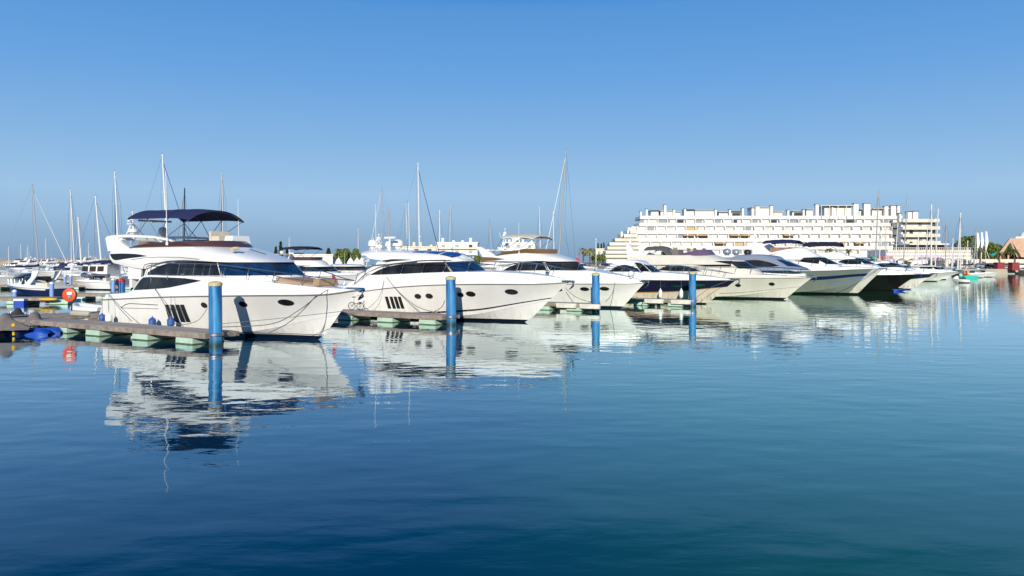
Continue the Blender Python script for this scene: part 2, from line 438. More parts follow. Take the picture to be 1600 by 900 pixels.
def bimini(root, x0, x1, W, z0, zc, z1, mcan=None, feet=(), droop=0.35, mfr=None, name='bimini_top', flap=0.12):
    """x0 aft, x1 front, z0/zc/z1 heights of crown at aft, middle and front"""
    zf = crv([(0, z0), (0.28, lerp(z0, zc, .8)), (.55, zc), (.85, lerp(z1, zc, .65)), (1, z1)])
    mb = MB(); rows = []; rows2 = []
    NS, NW = 22, 14
    def pt(s_, w_, dz=0):
        sag = 0.025*math.sin(s_*PI*4)**2
        return (lerp(x0, x1, s_), W*w_, zf(s_)-droop*abs(w_)**2.4-sag*(1-abs(w_))+dz)
    for i in range(NS+1): rows.append([pt(i/NS, -1+2*k/NW) for k in range(NW+1)])
    mb.grid(rows)
    for i in range(NS+1): rows2.append([pt(i/NS, -1+2*k/NW, -0.035) for k in range(NW+1)])
    mb.grid(rows2)
    for w in (-1, 1): mb.grid([[pt(i/NS, w), (pt(i/NS, w)[0], pt(i/NS, w)[1]*1.01, pt(i/NS, w)[2]-flap)] for i in range(NS+1)])
    for s_ in (0, 1): mb.grid([[pt(s_, -1+2*k/NW), (pt(s_, -1+2*k/NW)[0]+(0.03 if s_ else -0.03), pt(s_, -1+2*k/NW)[1], pt(s_, -1+2*k/NW)[2]-flap*.8)] for k in range(NW+1)])
    can = mb.build(name, mcan or M_navy, root, smooth=50)
    fr = MB()
    for s_ in (0.02, 0.33, 0.66, 0.98): fr.tube([pt(s_, -1+2*k/NW, -0.06) for k in range(NW+1)], 0.018, 5)
    for (s_, fx, fz) in feet:
        for sg in (-1, 1):
            a = pt(s_, sg*0.97, -0.06); fr.tube([a, (fx, sg*W*0.93, fz)], 0.019, 5)
    fr.build('canopy_frame', mfr or M_steeld, root)
    return can

def lathe_part(root, name, prof, c, m, n=16, axis='z'):
    mb = MB(); mb.lathe(prof, c, n, axis=axis); return mb.build(name, m, root)
def dome_prof(r, h): return [(r*.55, 0), (r*.62, h*.18), (r*.95, h*.3), (r, h*.5), (r*.93, h*.72), (r*.7, h*.9), (r*.35, h*.985), (0.005, h)]
def antenna(root, x, y, z, h, lean=0.0, r=0.022, name='antenna', m=None):
    mb = MB(); mb.tube([(x, y, z), (x+lean*.3*h, y, z+h*.3), (x+lean*h, y, z+h)], lambda k: r*(1-.6*k), 6); mb.lathe([(r*2.2, 0), (r*2.2, .12), (r*1.2, .16)], (x, y, z), 8)
    return mb.build(name, m or M_white, root)
def radar_mast(root, x, y, z, h=1.2, name='radar_mast'):
    mb = MB()
    mb.tube([(x-.3, y-.25, z), (x, y-.1, z+h*.55)], .03); mb.tube([(x-.3, y+.25, z), (x, y+.1, z+h*.55)], .03); mb.tube([(x+.15, y, z), (x, y, z+h*.75)], .035)
    mb.box((x, y, z+h*.56), (.42, .4, .04)); mb.box((x, y, z+h*.78), (.2, .16, .2)); mb.tube([(x, y, z+h*.8), (x, y, z+h)], .02); mb.sphere((x, y, z+h*1.0), .05); mb.tube([(x-.2, y, z+h*.56), (x-.45, y, z+h*.6), (x-.5, y, z+h*.85)], .012)
    mb.sphere((x-.05, y-.14, z+h*.68), .09)
    o = mb.build(name, M_white, root)
    lathe_part(o, 'radar_dome', dome_prof(.27, .3), (x+.05, y, z+h*.18), M_white)
    return o

def catenary(a, b, sag, n=14):
    a, b = Vector(a), Vector(b)
    return [a.lerp(b, i/n)-Vector((0, 0, sag*4*(i/n)*(1-i/n))) for i in range(n+1)]
ROPES = 0
def rope(pts_w, r, label, m=None, name='mooring_rope', group='mooring ropes of the moored yachts'):
    o0 = Vector(pts_w[0]); mb = MB(); mb.tube([Vector(p)-o0 for p in pts_w], r, 5)
    o = mb.build(name, m or M_rope); o.location = o0; return tag(o, label, 'rope', group)
def fr_world(f, p): q = f.o+f.d*p[0]+f.p*p[1]; return Vector((q.x, q.y, p[2]))
class Boat: pass
def anchor(root, x, z):
    mb = MB(); mb.tube([(x-.5, 0, z+.06), (x+.1, 0, z+.02), (x+.28, 0, z-.10), (x+.22, 0, z-.28)], .03, 6)
    for sg in (-1, 1): mb.grid([[(x+.26, 0, z-.12), (x+.30, sg*.05, z-.2)], [(x+.1, 0, z-.34), (x+.2, sg*.17, z-.30)], [(x-.02, 0, z-.42), (x+.05, sg*.03, z-.44)]])
    mb.sphere((x+.27, 0, z-.08), .05); mb.build('anchor', M_steeld, root)
def base_boat(name, label, stem, ang, hb, tip, xa, rub, top, hm, rk=0.15, group=None, strake_m=None, top_in=0.14, cat='yacht', deck_m=None, hk=None, top_from=0.0, aft_in=None):
    """hull up to the rubbing strake + raised topsides and deck above it, both from side-profile measurements"""
    B = Boat(); f = B.f = Frame(water_at(*stem), ang)
    B.root = thing(name, label, cat, (f.o.x, f.o.y, 0), math.radians(ang), group)
    xt, zt = f.fit(tip[0], tip[1], 0.0)
    B.xt = xt; B.zt = zt
    tmp = Hull(xa, xt, zt, hb, lambda x: zt, rk, **(hk or {}))
    def fh(px, py, ins=0.0):
        yl = -hb
        for _ in range(8):
            x, z = f.fit(px, py, yl); t = min(1, max(0, (x-xa)/(xt-xa))); yl = -max(0, tmp.bs(t)-ins)
        return (x, z)
    B.fh = fh
    rp = [fh(*p) for p in rub[:-1]]+[(xt, zt)]
    B.hull = Hull(xa, xt, zt, hb, crv(rp), rk, **(hk or {}))
    h = B.hull
    h.build(B.root, hm)
    h.strake(B.root, strake_m or M_rub)
    tp = [fh(*p, ins=top_in) for p in top]
    tf = crv(tp); B.topf = tf
    N = 60; T = [i/N for i in range(N+1)]
    def bot(u): p = h.pt(u, 1.0); return (p[0], max(0, p[1]-0.01))
    def topo(u):
        p = h.pt(u, 1.0); k = min(1, p[1]/0.5); ins = top_in if aft_in is None else lerp(aft_in, top_in, min(1, u/.25))
        return (p[0]-0.10*(u**8), max(0, p[1]-ins*k))
    def zb(x): return h.zshf(x)+0.0
    # heights are functions of the outline x
    def zb2(x):
        t = (x-h.x(0, 2))/(xt-h.x(0, 2)); return h.zs(min(1, max(0, t)))
    tt = [(h.pt(t, 1)[0], h.pt(t, 1)[2]) for t in T]; zb3 = lin(tt)
    B.deck = Tier(bot, topo, lambda x: zb3(x)+0.01, lambda x: max(zb3(x)+0.05, tf(x)), 0.02, 0.06)
    B.deck.build(B.root, 'topsides', deck_m or M_gel, nu=60, nv=4, smooth=32)
    return B
def crvpx(f, pts, yl): return crv([f.fit(p[0], p[1], yl) for p in pts])

# =====================================================================  FIRST YACHT (nearest, blue bimini)
WHITE_HULL = hull_mat('white_hull_navy_boot', GEL, (0.006, 0.010, 0.028), 0.17, zlines=((0.17, 0.20, (0.75, 0.75, 0.72)), (0.20, 0.235, (0.01, 0.02, 0.06))))
Y = base_boat('flybridge_yacht', 'large white flybridge motor yacht under a navy blue bimini, nearest of the row', (503, 531), -32, 2.25, (559, 453), -14.5,
    [(157, 468.6), (265, 464), (400, 461.7), (500, 460.5), (559, 453)],
    [(166, 460), (202, 456), (210, 448), (221, 432), (260, 431), (330, 432), (352, 434), (400, 439), (450, 444.5), (498, 449.5), (556, 452.5)], WHITE_HULL, rk=0.72,
    hk=dict(t0=.42, p=2.4, zc1=1.15, zcm=.3))
f, h, R1 = Y.f, Y.hull, Y.root; Y1 = Y
# waterline chine trim, hull windows
for px, py, rx, rz in ((315, 477, .20, .12), (374, 475.5, .22, .12), (440, 473, .36, .13)):
    x, z = Y.fh(px, py); h.porthole(R1, x, z, rx, rz)
vt = [(259.5, 476), (267.5, 476), (275.5, 476), (283, 476)]
for i, (px, py) in enumerate(vt):
    x, z1 = Y.fh(px, py); _, z0 = Y.fh(px+1, 504)
    for sg in (-1, 1):
        mb = MB(); xs = [x-.14+.07*k for k in range(5)]
        rows = [[h.on(xx+.10*(1-q/4)-.05, lerp(z0, z1, q/4), sg, .012) for q in range(5)] for xx in xs]; mb.grid(rows); mb.build('hull_vent', M_dark, R1)
    if i < 3:
        for sg in (-1, 1):
            mb = MB(); mb.tube([h.on(x+.22, z0+.03, sg, .02), h.on(x+.13, z1-.02, sg, .02)], .022, 5); mb.build('vent_rail', M_steel, R1)
# moulded recess line aft
xa_, za_ = Y.fh(187, 480.5); xb_, zb_ = Y.fh(245, 476.5)
for sg in (-1, 1):
    mb = MB(); mb.tube([h.on(lerp(xa_, xb_, k/8), lerp(za_, zb_, min(1, k/1.5)), sg, .01) for k in range(9)], .018, 5)
    mb.tube([h.on(lerp(xa_, xb_, k/8), za_-.02+.06*k/8, sg, .01) for k in range(9)], .012, 5); mb.build('moulded_handrail', M_rub, R1)
# leaf shaped saloon side window in the topsides
lo = crvpx(f, [(206, 453.5), (240, 451.5), (259, 450), (285, 445), (312, 439)], -2.2); hi = crvpx(f, [(206, 453), (213, 443), (221, 433.6), (236, 433), (280, 434.5), (300, 436.5), (312, 438.6)], -2.2)
x0 = f.fit(207, 453, -2.2)[0]; x1 = f.fit(312, 439, -2.2)[0]
Y.deck.win_x(R1, x0, x1, lo, hi, M_glass, 'lower_side_window', off=.025)
for sg in (-1, 1):
    mb = MB()
    for px in (234, 262, 288):
        x, z = f.fit(px, 434.5, -2.2); u, v = Y.deck.inv(x, z); u2, v2 = Y.deck.inv(x-.25, lo(x-.25)+.02); mb.tube([Y.deck.S(u, v, sg, .03), Y.deck.S(u2, v2, sg, .03)], .012, 4)
    mb.build('window_mullion', M_black, R1)
# deckhouse
W = 1.78
zdk = lambda x: Y.topf(x)-.25
xf0 = f.fit(470, 431, 0)[0]; xf1 = f.fit(441, 409, 0)[0]; xaa = f.fit(222, 430, -W)[0]
ztop = crvpx(f, [(225, 405), (280, 404), (340, 405), (400, 407), (445, 408)], -W*.9)
zt_c = f.fit(443, 409, 0)[1]
zsill = lin([(xaa, f.fit(250, 431, -W)[1]), (xf0-2, f.fit(345, 431, -W)[1]-.02), (xf0, f.fit(470, 431, 0)[1])])
house = Tier(outline(xaa, xf0, W, 3.4, 2.3), outline(xaa+.3, xf1, W-.22, 3.0, 2.5), lambda x: zsill(x)-.35, lambda x: zt_c+.05, .03)
house.build(R1, 'deckhouse', M_gel)
lo = lambda x: zsill(x)+.03
hi = crv([f.fit(px, py, -W+.1) for px, py in ((228, 429.3), (238, 421), (251, 414.5), (264, 411), (279, 409.3), (310, 408.8), (345, 409.2))])
xw0 = f.fit(229, 429.5, -W)[0]; xw1 = f.fit(337, 420, -W)[0]
vs = lambda u: (house.P(u, 0)[2]*0+.35)/(.35+zt_c+.05-zsill(house.bot(u)[0]))+.03
uw = house.inv(xw1+.05, f.fit(337, 420, -W)[1])[0]
house.win_xu(R1, xw0, uw-.004, lo, hi, M_glass, 'saloon_side_window')
house.win_u(R1, uw+.01, 1.0, vs, 0.93, M_blueglass, 'windscreen')
for sg in (-1, 1):
    mb = MB()
    for ua in (uw+.005, uw+.17, .905):
        mb.tube([house.S(ua, vs(ua), sg, .02), house.S(min(1, ua+.005), .96, sg, .02)], .028, 5)
    for px in (276, 300, 325):
        x, z = f.fit(px, 411, -W); u, v = house.inv(x, z); u2, v2 = house.inv(x+.02, lo(x)); mb.tube([house.S(u, v, sg, .02), house.S(u2, v2, sg, .02)], .012, 4)
    mb.build('window_pillar', M_black, R1)
for sg, u_ in ((-1, .80), (1, .80), (-1, .97)):
    mb = MB(); mb.tube([house.S(u_, .3, sg, .05), house.S(u_-.06, .75, sg, .05)], .012, 4); mb.build('wiper', M_black, R1)
# brow + flybridge coaming
W2 = 1.8
xfa = f.fit(177, 408, -W2)[0]; xfb = f.fit(448, 409, 0)[0]
zb = crv([(xfa, f.fit(178, 411, -W2)[1]), (f.fit(196, 415.5, -W2)[0], f.fit(196, 415.5, -W2)[1]), (f.fit(216, 419.5, -W2)[0], f.fit(216, 419.5, -W2)[1]),
          (f.fit(226, 420, -W2)[0], f.fit(226, 420, -W2)[1]), (f.fit(240, 413, -W2)[0], f.fit(240, 413, -W2)[1]), (f.fit(262, 407.5, -W2)[0], f.fit(262, 407.5, -W2)[1]),
          (f.fit(285, 406.3, -W2)[0], f.fit(285, 406.5, -W2)[1]), (xf1-1.5, zt_c-.02), (xfb, zt_c-.02)])
zfl = f.fit(376, 387, 0)[1]; xfl = f.fit(380, 388, 0)[0]
xta = f.fit(167, 392, -W2)[0]
ztf = crv([(xta, f.fit(168, 391.5, -W2)[1]), (f.fit(202, 387.5, -1.7)[0], f.fit(202, 387.5, -1.7)[1]), (f.fit(290, 385.5, -1.7)[0], f.fit(290, 385.5, -1.6)[1]), (xfl-.9, zfl+.04), (xfl, zfl)])
fly = Tier(outline(xfa, xfb, W2, 3.6, 2.3), outline(xta, xfl, W2-.22, 2.2, 2.2), zb, ztf, .14, .02)
fly.build(R1, 'flybridge', M_gel, nu=56, nv=10, under=True)
# black recess in the overhang and the moulded groove
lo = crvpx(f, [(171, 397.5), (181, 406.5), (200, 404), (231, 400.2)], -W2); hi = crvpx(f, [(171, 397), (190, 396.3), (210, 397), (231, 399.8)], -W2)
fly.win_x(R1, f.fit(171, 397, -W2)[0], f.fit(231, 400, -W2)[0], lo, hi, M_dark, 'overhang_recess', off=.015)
gl = [f.fit(px, py, -W2) for px, py in ((206, 406), (225, 403), (250, 401.6), (280, 402), (312, 405))]
for sg in (-1, 1):
    mb = MB(); mb.tube([fly.S(*fly.inv(x, z), sg, .005) for x, z in gl], .014, 4); mb.build('moulded_groove', M_rub, R1)
# flybridge emblem and horn
for i in range(5):
    x, z = f.fit(375+i*3.2, 391.2+i*1.1, -1.5); mb = MB(); u, v = fly.inv(x, z)
    p = fly.S(u, v, -1, .012)
    for q in range(10):
        pass
    a = [fly.S(*fly.inv(x+.05*math.cos(t)*1.1, z+.055*math.sin(t)), -1, .014) for t in [0.6+k*.45 for k in range(12)]]
    mb.tube(a, .014, 4); mb.build('emblem_letter', M_black, R1)
mb = MB(); x, z = f.fit(366, 388, -1.3); mb.tube([(x, -1.35, z), (x+.35, -1.35, z)], .07, 8); mb.box((x, -1.35, z-.06), (.2, .2, .12)); mb.build('horn', mat('pale_brass', (.6, .48, .3), .4), R1)
# tinted wind deflector
xs0 = f.fit(204, 386, -W2+.2)[0]; xs1 = f.fit(391, 376, .9)[0]
zs_t = crvpx(f, [(203, 386), (228, 380), (262, 377.5), (300, 376.5), (334, 374), (391, 376)], -1.0)
zs_n = crv([(xs0, ztf(xs0)+.02), (f.fit(225, 382, -1.6)[0], f.fit(225, 382, -1.6)[1]), (f.fit(273, 377.5, -1.6)[0], f.fit(273, 377.5, -1.6)[1]), (f.fit(335, 374, -1.4)[0], f.fit(335, 374, -1.4)[1]), (xs1, f.fit(391, 376.3, 0)[1])])
scr = Tier(outline(xs0, xfl-.05, W2-.24, 2.0, 2.2), outline(xs0, xs1, W2-.12, 2.0, 2.2), lambda x: ztf(x)-.02, zs_n, .02)
scr.build(R1, 'tinted_wind_deflector', M_brownglass, cap=False, aft=False)
mb = MB(); [mb.tube([scr.S(i/40, 1, sg, .0) for i in range(41)], .014, 5) for sg in (-1, 1)]; mb.build('deflector_rail', M_steel, R1)
# helm, seats
mb = MB(); zf_ = ztf(-6); mb.box((-6.3, .5, zf_+.25), (.7, 1.2, .6), taper=.8); mb.build('helm_console', M_white, R1)
mb = MB(); mb.box((-7.3, .5, zf_+.3), (.6, 1.1, .5), taper=.9); mb.box((-7.65, .5, zf_+.55), (.15, 1.1, .5)); mb.build('helm_seat', M_cream, R1)
mb = MB(); mb.box((-10.5, .9, zf_+.12), (2.2, .7, .35)); mb.box((-10.5, 1.3, zf_+.25), (2.2, .12, .35)); mb.box((-11.5, 0, zf_+.12), (.6, 2.4, .35)); mb.build('lounge_seat', M_teak, R1)
# radar arch: swept fin with a thin forward bar on each side, crossbeam between
fin = [f.fit(px, py, -1.6) for px, py in ((165, 372.5), (168, 369), (176, 367.6), (190, 366.9), (204, 366.6), (240, 368.6), (262, 372.5), (275, 377.5), (266, 377), (240, 372), (204, 370.6), (184, 371.4), (188, 377.5), (204, 388.5), (186, 391), (169, 392.5), (167, 382))]
for sg in (-1, 1):
    mb = MB(); mb.prism(fin, sg*1.62, sg*1.46); mb.build('radar_arch', M_gel, R1, smooth=0)
xb_, zb_ = f.fit(172, 370, -1.6)
mb = MB(); mb.box((xb_+.55, 0, zb_-.12), (.9, 3.1, .12)); mb.build('arch_crossbeam', M_gel, R1)
radar_mast(R1, f.fit(207, 366, .2)[0], .2, zb_-.06, 1.45)
lathe_part(R1, 'satellite_dome', dome_prof(.24, .5), (f.fit(268, 370, .6)[0]-.6, .5, zb_+.05), M_white)
mb = MB(); mb.tube([(xb_+1.0, .5, zb_-.05), (xb_+1.75, .5, zb_+.1)], .04); mb.box((xb_+1.3, .1, zb_+.85), (.12, 1.9, .1)); mb.tube([(xb_+.75, .2, zb_+.8), (xb_+1.35, .2, zb_+.82)], .03); mb.build('open_array_radar', M_white, R1)
# bimini
bx0, bz0 = f.fit(200, 343, -1.55); bx1, bz1 = f.fit(306, 348, -1.55)
bzc = f.fit(300, 326, 0)[1]
bimini(R1, bx0, bx1-.4, 1.6, bz0+.55, bzc-.02, bzc-.16, M_navy, feet=((.02, bx0+1.6, ztf(0)+.4), (.33, bx0+.2, ztf(0)+.2), (.33, bx0+2.6, ztf(0)+.4), (.66, bx0+2.2, ztf(0)+.4), (.98, bx0+2.8, ztf(0)+.4)), droop=.50, flap=.035)
antenna(R1, *([f.fit(261, 383, -1.75)[0], -1.75, f.fit(261, 383, -1.75)[1]]), 3.6, lean=-.03, r=.03)
ax, az = f.fit(373, 378, 1.5); antenna(R1, ax, 1.5, az, 2.2, lean=-.03)
# foredeck: sunpad, hatch, anchor gear
sx0 = f.fit(425, 434, 0)[0]; sx1 = f.fit(500, 447, 0)[0]
zd = lambda x: Y.topf(x)+.03
sp = Tier(outline(sx0-.2, sx1, .95, .8, 2.6, us=.6), outline(sx0-.1, sx1-.1, .88, .7, 2.6), lambda x: zd(x), lambda x: zd(x)+.22-.04*max(0, x-sx0), .03, .03); sp.build(R1, 'sunpad', M_tan)
mb = MB(); mb.box((sx1+.35, 0, zd(sx1)+.14), (.4, 1.2, .3), taper=.9); mb.build('bow_seat', M_tan, R1)
mb = MB(); xe = Y.xt
mb.box((xe-.25, 0, zd(xe-.3)+.02), (.7, .18, .06)); mb.lathe([(.07, -.16), (.1, -.12), (.1, .12), (.07, .16)], (xe+.22, 0, zd(xe)-.04), 10, axis='y'); mb.build('bow_roller', M_steel, R1)
mb = MB(); zz = zd(xe)-.1
anchor(R1, xe, zz+.05)
guard_rail(Y.deck, R1, .20, .985, lambda k: .62-.24*k*k, nst=9, lean=.45, inset=.07, r=.024)
mb = MB()
for sg in (-1, 1):
    for px in (236, 262): 
        x, z = f.fit(px, 452, -2.15); mb.tube([(x, sg*2.16, z-.4), (x, sg*2.16, z+.62)], .02, 5)
mb.build('boarding_rail', M_steel, R1)
# cleats, swim platform, cockpit
mb = MB()
for x in (-1.5, -7, -13):
    for sg in (-1, 1):
        b = h.half(x, h.zs(h.t(x, 2)))-.18; z = Y.topf(x)+.02; mb.tube([(x-.14, sg*b, z+.08), (x+.14, sg*b, z+.08)], .02, 5); mb.box((x, sg*b, z+.03), (.08, .04, .1))
mb.build('deck_cleat', M_steel, R1)
mb = MB(); mb.box((-14.45, 0, .42), (1.1, 4.0, .12)); mb.build('swim_platform', M_teak, R1)
mb = MB(); xx, zz = f.fit(210, 425, -1.7); mb.box((xx, -1.66, zz+.02), (1.1, .08, .75)); mb.box((xx, 1.66, zz+.02), (1.1, .08, .75)); mb.box((xx-.4, 0, zz-.3), (.2, 3.3, 1.0)); mb.build('cockpit_bulkhead', M_gel, R1)
for sg in (-1, 1): mb = MB(); mb.tube([(xx-1.2, sg*1.75, Y.topf(xx-1.2)), (xx-1.15, sg*1.75, zz+.3)], .03); mb.build('overhang_strut', M_steel, R1)

# =====================================================================  SECOND YACHT (hardtop with blue roof panels)
H2 = hull_mat('white_hull_black_line', GEL, (0.006, 0.008, 0.016), 0.14, bands=((0.13, 0.19, (0.012, 0.012, 0.016)),))
Y = base_boat('hardtop_yacht', 'white hardtop motor yacht with blue roof panels and a black line low on its hull', (825, 503.5), -32, 2.2, (889, 441), -14.6,
    [(571, 455), (605, 450.5), (652, 446.7), (695, 445), (760, 444), (832, 444), (889, 441)],
    [(545, 447), (558, 443), (577, 431), (630, 428), (695, 425.5), (758, 424.8), (806, 427), (850, 431), (880, 435.5), (888, 440)], H2, rk=.3, hk=dict(t0=.42, p=2.3, zc1=1.25, zcm=.35), top_in=.2)
f, h, R2 = Y.f, Y.hull, Y.root; Y2 = Y
for px, py, rx, rz in ((650, 463.2, .24, .14), (667, 462.8, .26, .14), (714.5, 460.5, .2, .14), (730.6, 459.6, .29, .14), (794, 456.3, .36, .14)):
    x, z = Y.fh(px, py); h.porthole(R2, x, z, rx, rz)
for px in (604, 611, 617.3, 623.5):
    x, z1 = Y.fh(px-1, 463.5); _, z0 = Y.fh(px, 482.5)
    for sg in (-1, 1):
        mb = MB(); rows = [[h.on(xx+.14*(1-q/4)-.05, lerp(z0, z1, q/4), sg, .012) for q in range(5)] for xx in [x-.10+.06*k for k in range(5)]]; mb.grid(rows); mb.build('hull_vent', M_dark, R2)
W = 1.75
xa_, xf0, xf1 = f.fit(574, 431, -W)[0], f.fit(762, 425, 0)[0], f.fit(733, 407.5, 0)[0]
zt_c = f.fit(732, 407.5, 0)[1]; zt_a = f.fit(620, 409, -W)[1]
zsill = lin([(xa_, f.fit(577, 430.5, -W)[1]), (f.fit(694, 426, -W)[0], f.fit(694, 426, -W)[1]), (xf0, f.fit(760, 424.5, 0)[1])])
house = Tier(outline(xa_, xf0, W, 3.6, 2.3), outline(xa_+.6, xf1, W-.25, 3.0, 2.5), lambda x: zsill(x)-.3, lambda x: lerp(zt_a, zt_c, min(1, max(0, (x-xa_)/(xf1-xa_)))), .03)
house.build(R2, 'deckhouse', M_gel)
xw1 = f.fit(690, 415, -W)[0]
hi = crv([f.fit(px, py, -W+.1) for px, py in ((578, 430), (588, 424), (601, 418), (625, 413), (650, 410.5), (692, 409.2))])
uw = house.inv(xw1, f.fit(690, 415, -W)[1])[0]
house.win_xu(R2, f.fit(578, 430, -W)[0], uw, lambda x: zsill(x)+.02, hi, M_glass, 'saloon_side_window')
house.win_u(R2, uw+.02, 1.0, .27, .95, M_blueglass, 'windscreen')
for sg in (-1, 1):
    mb = MB()
    for ua in (uw+.01, .72, .9): mb.tube([house.S(ua, .24, sg, .02), house.S(ua, .97, sg, .02)], .022, 5)
    mb.build('window_pillar', M_gel if False else M_black, R2)
# hardtop: sweeping roof whose side arches down aft
W2 = 1.72
rx0 = f.fit(568, 395, -W2+.2)[0]; rxf = f.fit(735, 407, 0)[0]
zb = crv([f.fit(px, py, -W2) for px, py in ((571, 399), (578, 404), (592, 406.2), (618, 410.2), (650, 407), (690, 405.8), (714, 406.8))]+[(rxf, zt_c-.01)])
ztr = crv([f.fit(px, py, -1.2) for px, py in ((566, 393.5), (580, 393), (612, 394), (641, 395), (682, 397), (705, 400.5), (722, 404))]+[(rxf-.3, zt_c+.08)])
roof = Tier(outline(rx0, rxf, W2, 3.4, 2.3), outline(rx0-.2, rxf-.35, W2-.4, 3.0, 2.3), zb, ztr, .08, .15)
roof.build(R2, 'hardtop', M_gel, nu=56, nv=8, under=True)
# side arch sweeping from roof down to the aft deck
arc = [f.fit(px, py, -W2-.05) for px, py in ((545, 448.5), (556, 442), (567, 431), (577, 424), (592, 417), (614, 411.5), (650, 407.5), (650, 405.8), (612, 408.5), (590, 413.5), (573, 421.5), (560, 432), (549, 441), (540, 447))]
for sg in (-1, 1): mb = MB(); mb.prism(arc, sg*1.80, sg*1.68); mb.build('side_arch', M_gel, R2, smooth=0)
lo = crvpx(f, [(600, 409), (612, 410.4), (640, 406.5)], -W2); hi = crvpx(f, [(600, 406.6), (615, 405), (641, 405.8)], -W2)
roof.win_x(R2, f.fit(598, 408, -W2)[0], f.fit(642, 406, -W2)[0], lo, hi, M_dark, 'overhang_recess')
xq = f.fit(655, 398, -.5)[0]
for k_, (xa1, xb1) in enumerate(((0, .85), (1.0, 1.85), (2.0, 2.85))):
    for yc in (-.68, .58):
        mb = MB(); rows = []
        for i in range(7):
            xx = xq+lerp(xa1, xb1, i/6)*1.05; rows.append([(xx, yc+lerp(-.54, .54, k/6), roof.cap_z(xx, yc+lerp(-.54, .54, k/6))[0]+.012) for k in range(7)])
        mb.grid(rows); mb.build('blue_roof_panel', mat('blue_roof_glass', (0.015, 0.06, 0.28), .12), R2)
# domes and masts on the hardtop's aft end
def onroof(px, yl, T=roof, zt=None): x = f.fit(px, 394, yl)[0]; return x, yl, (zt or ztr)(x)+.08
for px, yl, r_, hh in ((582, .2, .30, .62), (608, .5, .27, .50), (622, .9, .36, .62)):
    x, y, z = onroof(px, yl); lathe_part(R2, 'satellite_dome', dome_prof(r_, hh), (x, y, z+.12), M_white); mb = MB(); mb.lathe([(.12, -.15), (.1, .14)], (x, y, z), 10); mb.build('dome_pedestal', M_white, R2)
x, y, z = onroof(592, .3); radar_mast(R2, x, y, z-.1, 1.15)
mb = MB(); x, y, z = onroof(609, 0); mb.box((x, y, z+.82), (1.0, .14, .12), rz=-.2); mb.tube([(x, y, z), (x, y, z+.8)], .05); mb.build('open_array_radar', M_white, R2)
for px, yl, hh in ((588, -1.2, 3.0), (640, 1.2, 3.2)):
    x, y, z = onroof(px, yl); antenna(R2, x, y, z-.1, hh, lean=-.03)
guard_rail(Y.deck, R2, .16, .985, lambda k: .66-.12*k, nst=9, lean=.45, inset=.07, r=.024)
mb = MB(); x0, z0 = f.fit(549, 441, -2.1)
xe = Y.xt; zd = Y.topf(xe)
mb = MB(); mb.box((xe-.3, 0, zd+.02), (1.0, .3, .10)); mb.box((xe+.1, 0, zd), (.45, .2, .12)); mb.build('bow_roller', M_steel, R2)
anchor(R2, xe, zd)
mb = MB(); mb.box((-15.0, 0, .42), (1.1, 4.0, .12)); mb.build('swim_platform', M_teak, R2)
mb = MB(); mb.box((-4.2, 0, Y.topf(-4.2)+.09), (.6, .6, .08)); mb.build('deck_hatch', M_glass, R2)
# small items of the foredeck
mb = MB(); xq = f.fit(855, 431, 0)[0]; mb.lathe([(.1, 0), (.12, .1), (.06, .2), (.13, .26)], (xq, 0, Y.topf(xq)+.04), 10); mb.build('windlass', M_steel, R2)

# =====================================================================  THIRD YACHT (cream bimini)
H3 = hull_mat('white_hull_plain', GEL, (0.006, 0.010, 0.03), 0.16)
Y = base_boat('flybridge_yacht', 'white flybridge yacht with cream bimini and bronze wind deflector, behind the third blue pile', (972, 482), -32, 2.15, (1007.5, 442), -15.0,
    [(760, 452), (830, 446), (891, 443.6), (940, 443.5), (985, 443), (1007.5, 442)],
    [(745, 437), (783, 426), (850, 424), (918, 423), (935, 425.5), (970, 431), (995, 436), (1007, 440)], H3, rk=.3, hk=dict(t0=.42, p=2.3, zc1=1.0))
f, h, R3 = Y.f, Y.hull, Y.root; Y3 = Y
for px, py in ((911, 451.8), (942, 451.3), (870, 452.5)):
    x, z = Y.fh(px, py); h.porthole(R3, x, z, .33, .13)
W = 1.7
xa_, xf0, xf1 = f.fit(770, 425, -W)[0], f.fit(920, 422, 0)[0], f.fit(896, 408, 0)[0]
zt_c = f.fit(896, 408.5, 0)[1]
zs0 = f.fit(800, 424.5, -W)[1]; zs1 = f.fit(920, 422, 0)[1]
zsill = lambda x: lerp(zs0, zs1, min(1, max(0, (x-xa_)/(xf0-xa_))))
house = Tier(outline(xa_, xf0, W, 3.6, 2.2), outline(xa_+.5, xf1, W-.22, 3.0, 2.4), lambda x: zsill(x)-.3, lambda x: zt_c+.06, .03)
house.build(R3, 'deckhouse', M_gel)
hi = crv([f.fit(px, py, -W+.1) for px, py in ((784, 424), (798, 416), (814, 411.3), (830, 409.3), (850, 408.6))])
xw1 = f.fit(849, 415, -W)[0]
uw = house.inv(xw1, f.fit(849, 415, -W)[1])[0]
house.win_xu(R3, f.fit(784, 424.3, -W)[0], uw, lambda x: zsill(x)+.03, hi, M_glass, 'saloon_side_window')
house.win_u(R3, uw+.02, 1, .3, .95, M_glass, 'windscreen')
for sg in (-1, 1):
    mb = MB(); [mb.tube([house.S(ua, .3, sg, .02), house.S(ua, .95, sg, .02)], .03, 5) for ua in (uw+.01, .75, .9)]; mb.build('window_pillar', M_black, R3)
W2 = 1.75
xfa = f.fit(750, 410, -W2)[0]; xfb = f.fit(903, 409, 0)[0]; xfl = f.fit(868, 396, 0)[0]; zfl = f.fit(866, 396.5, 0)[1]
zb = crv([f.fit(px, py, -W2) for px, py in ((750, 411), (768, 413), (790, 414.5), (803, 411.5), (820, 408.5), (845, 407.5))]+[(xfb-1.5, zt_c), (xfb, zt_c)])
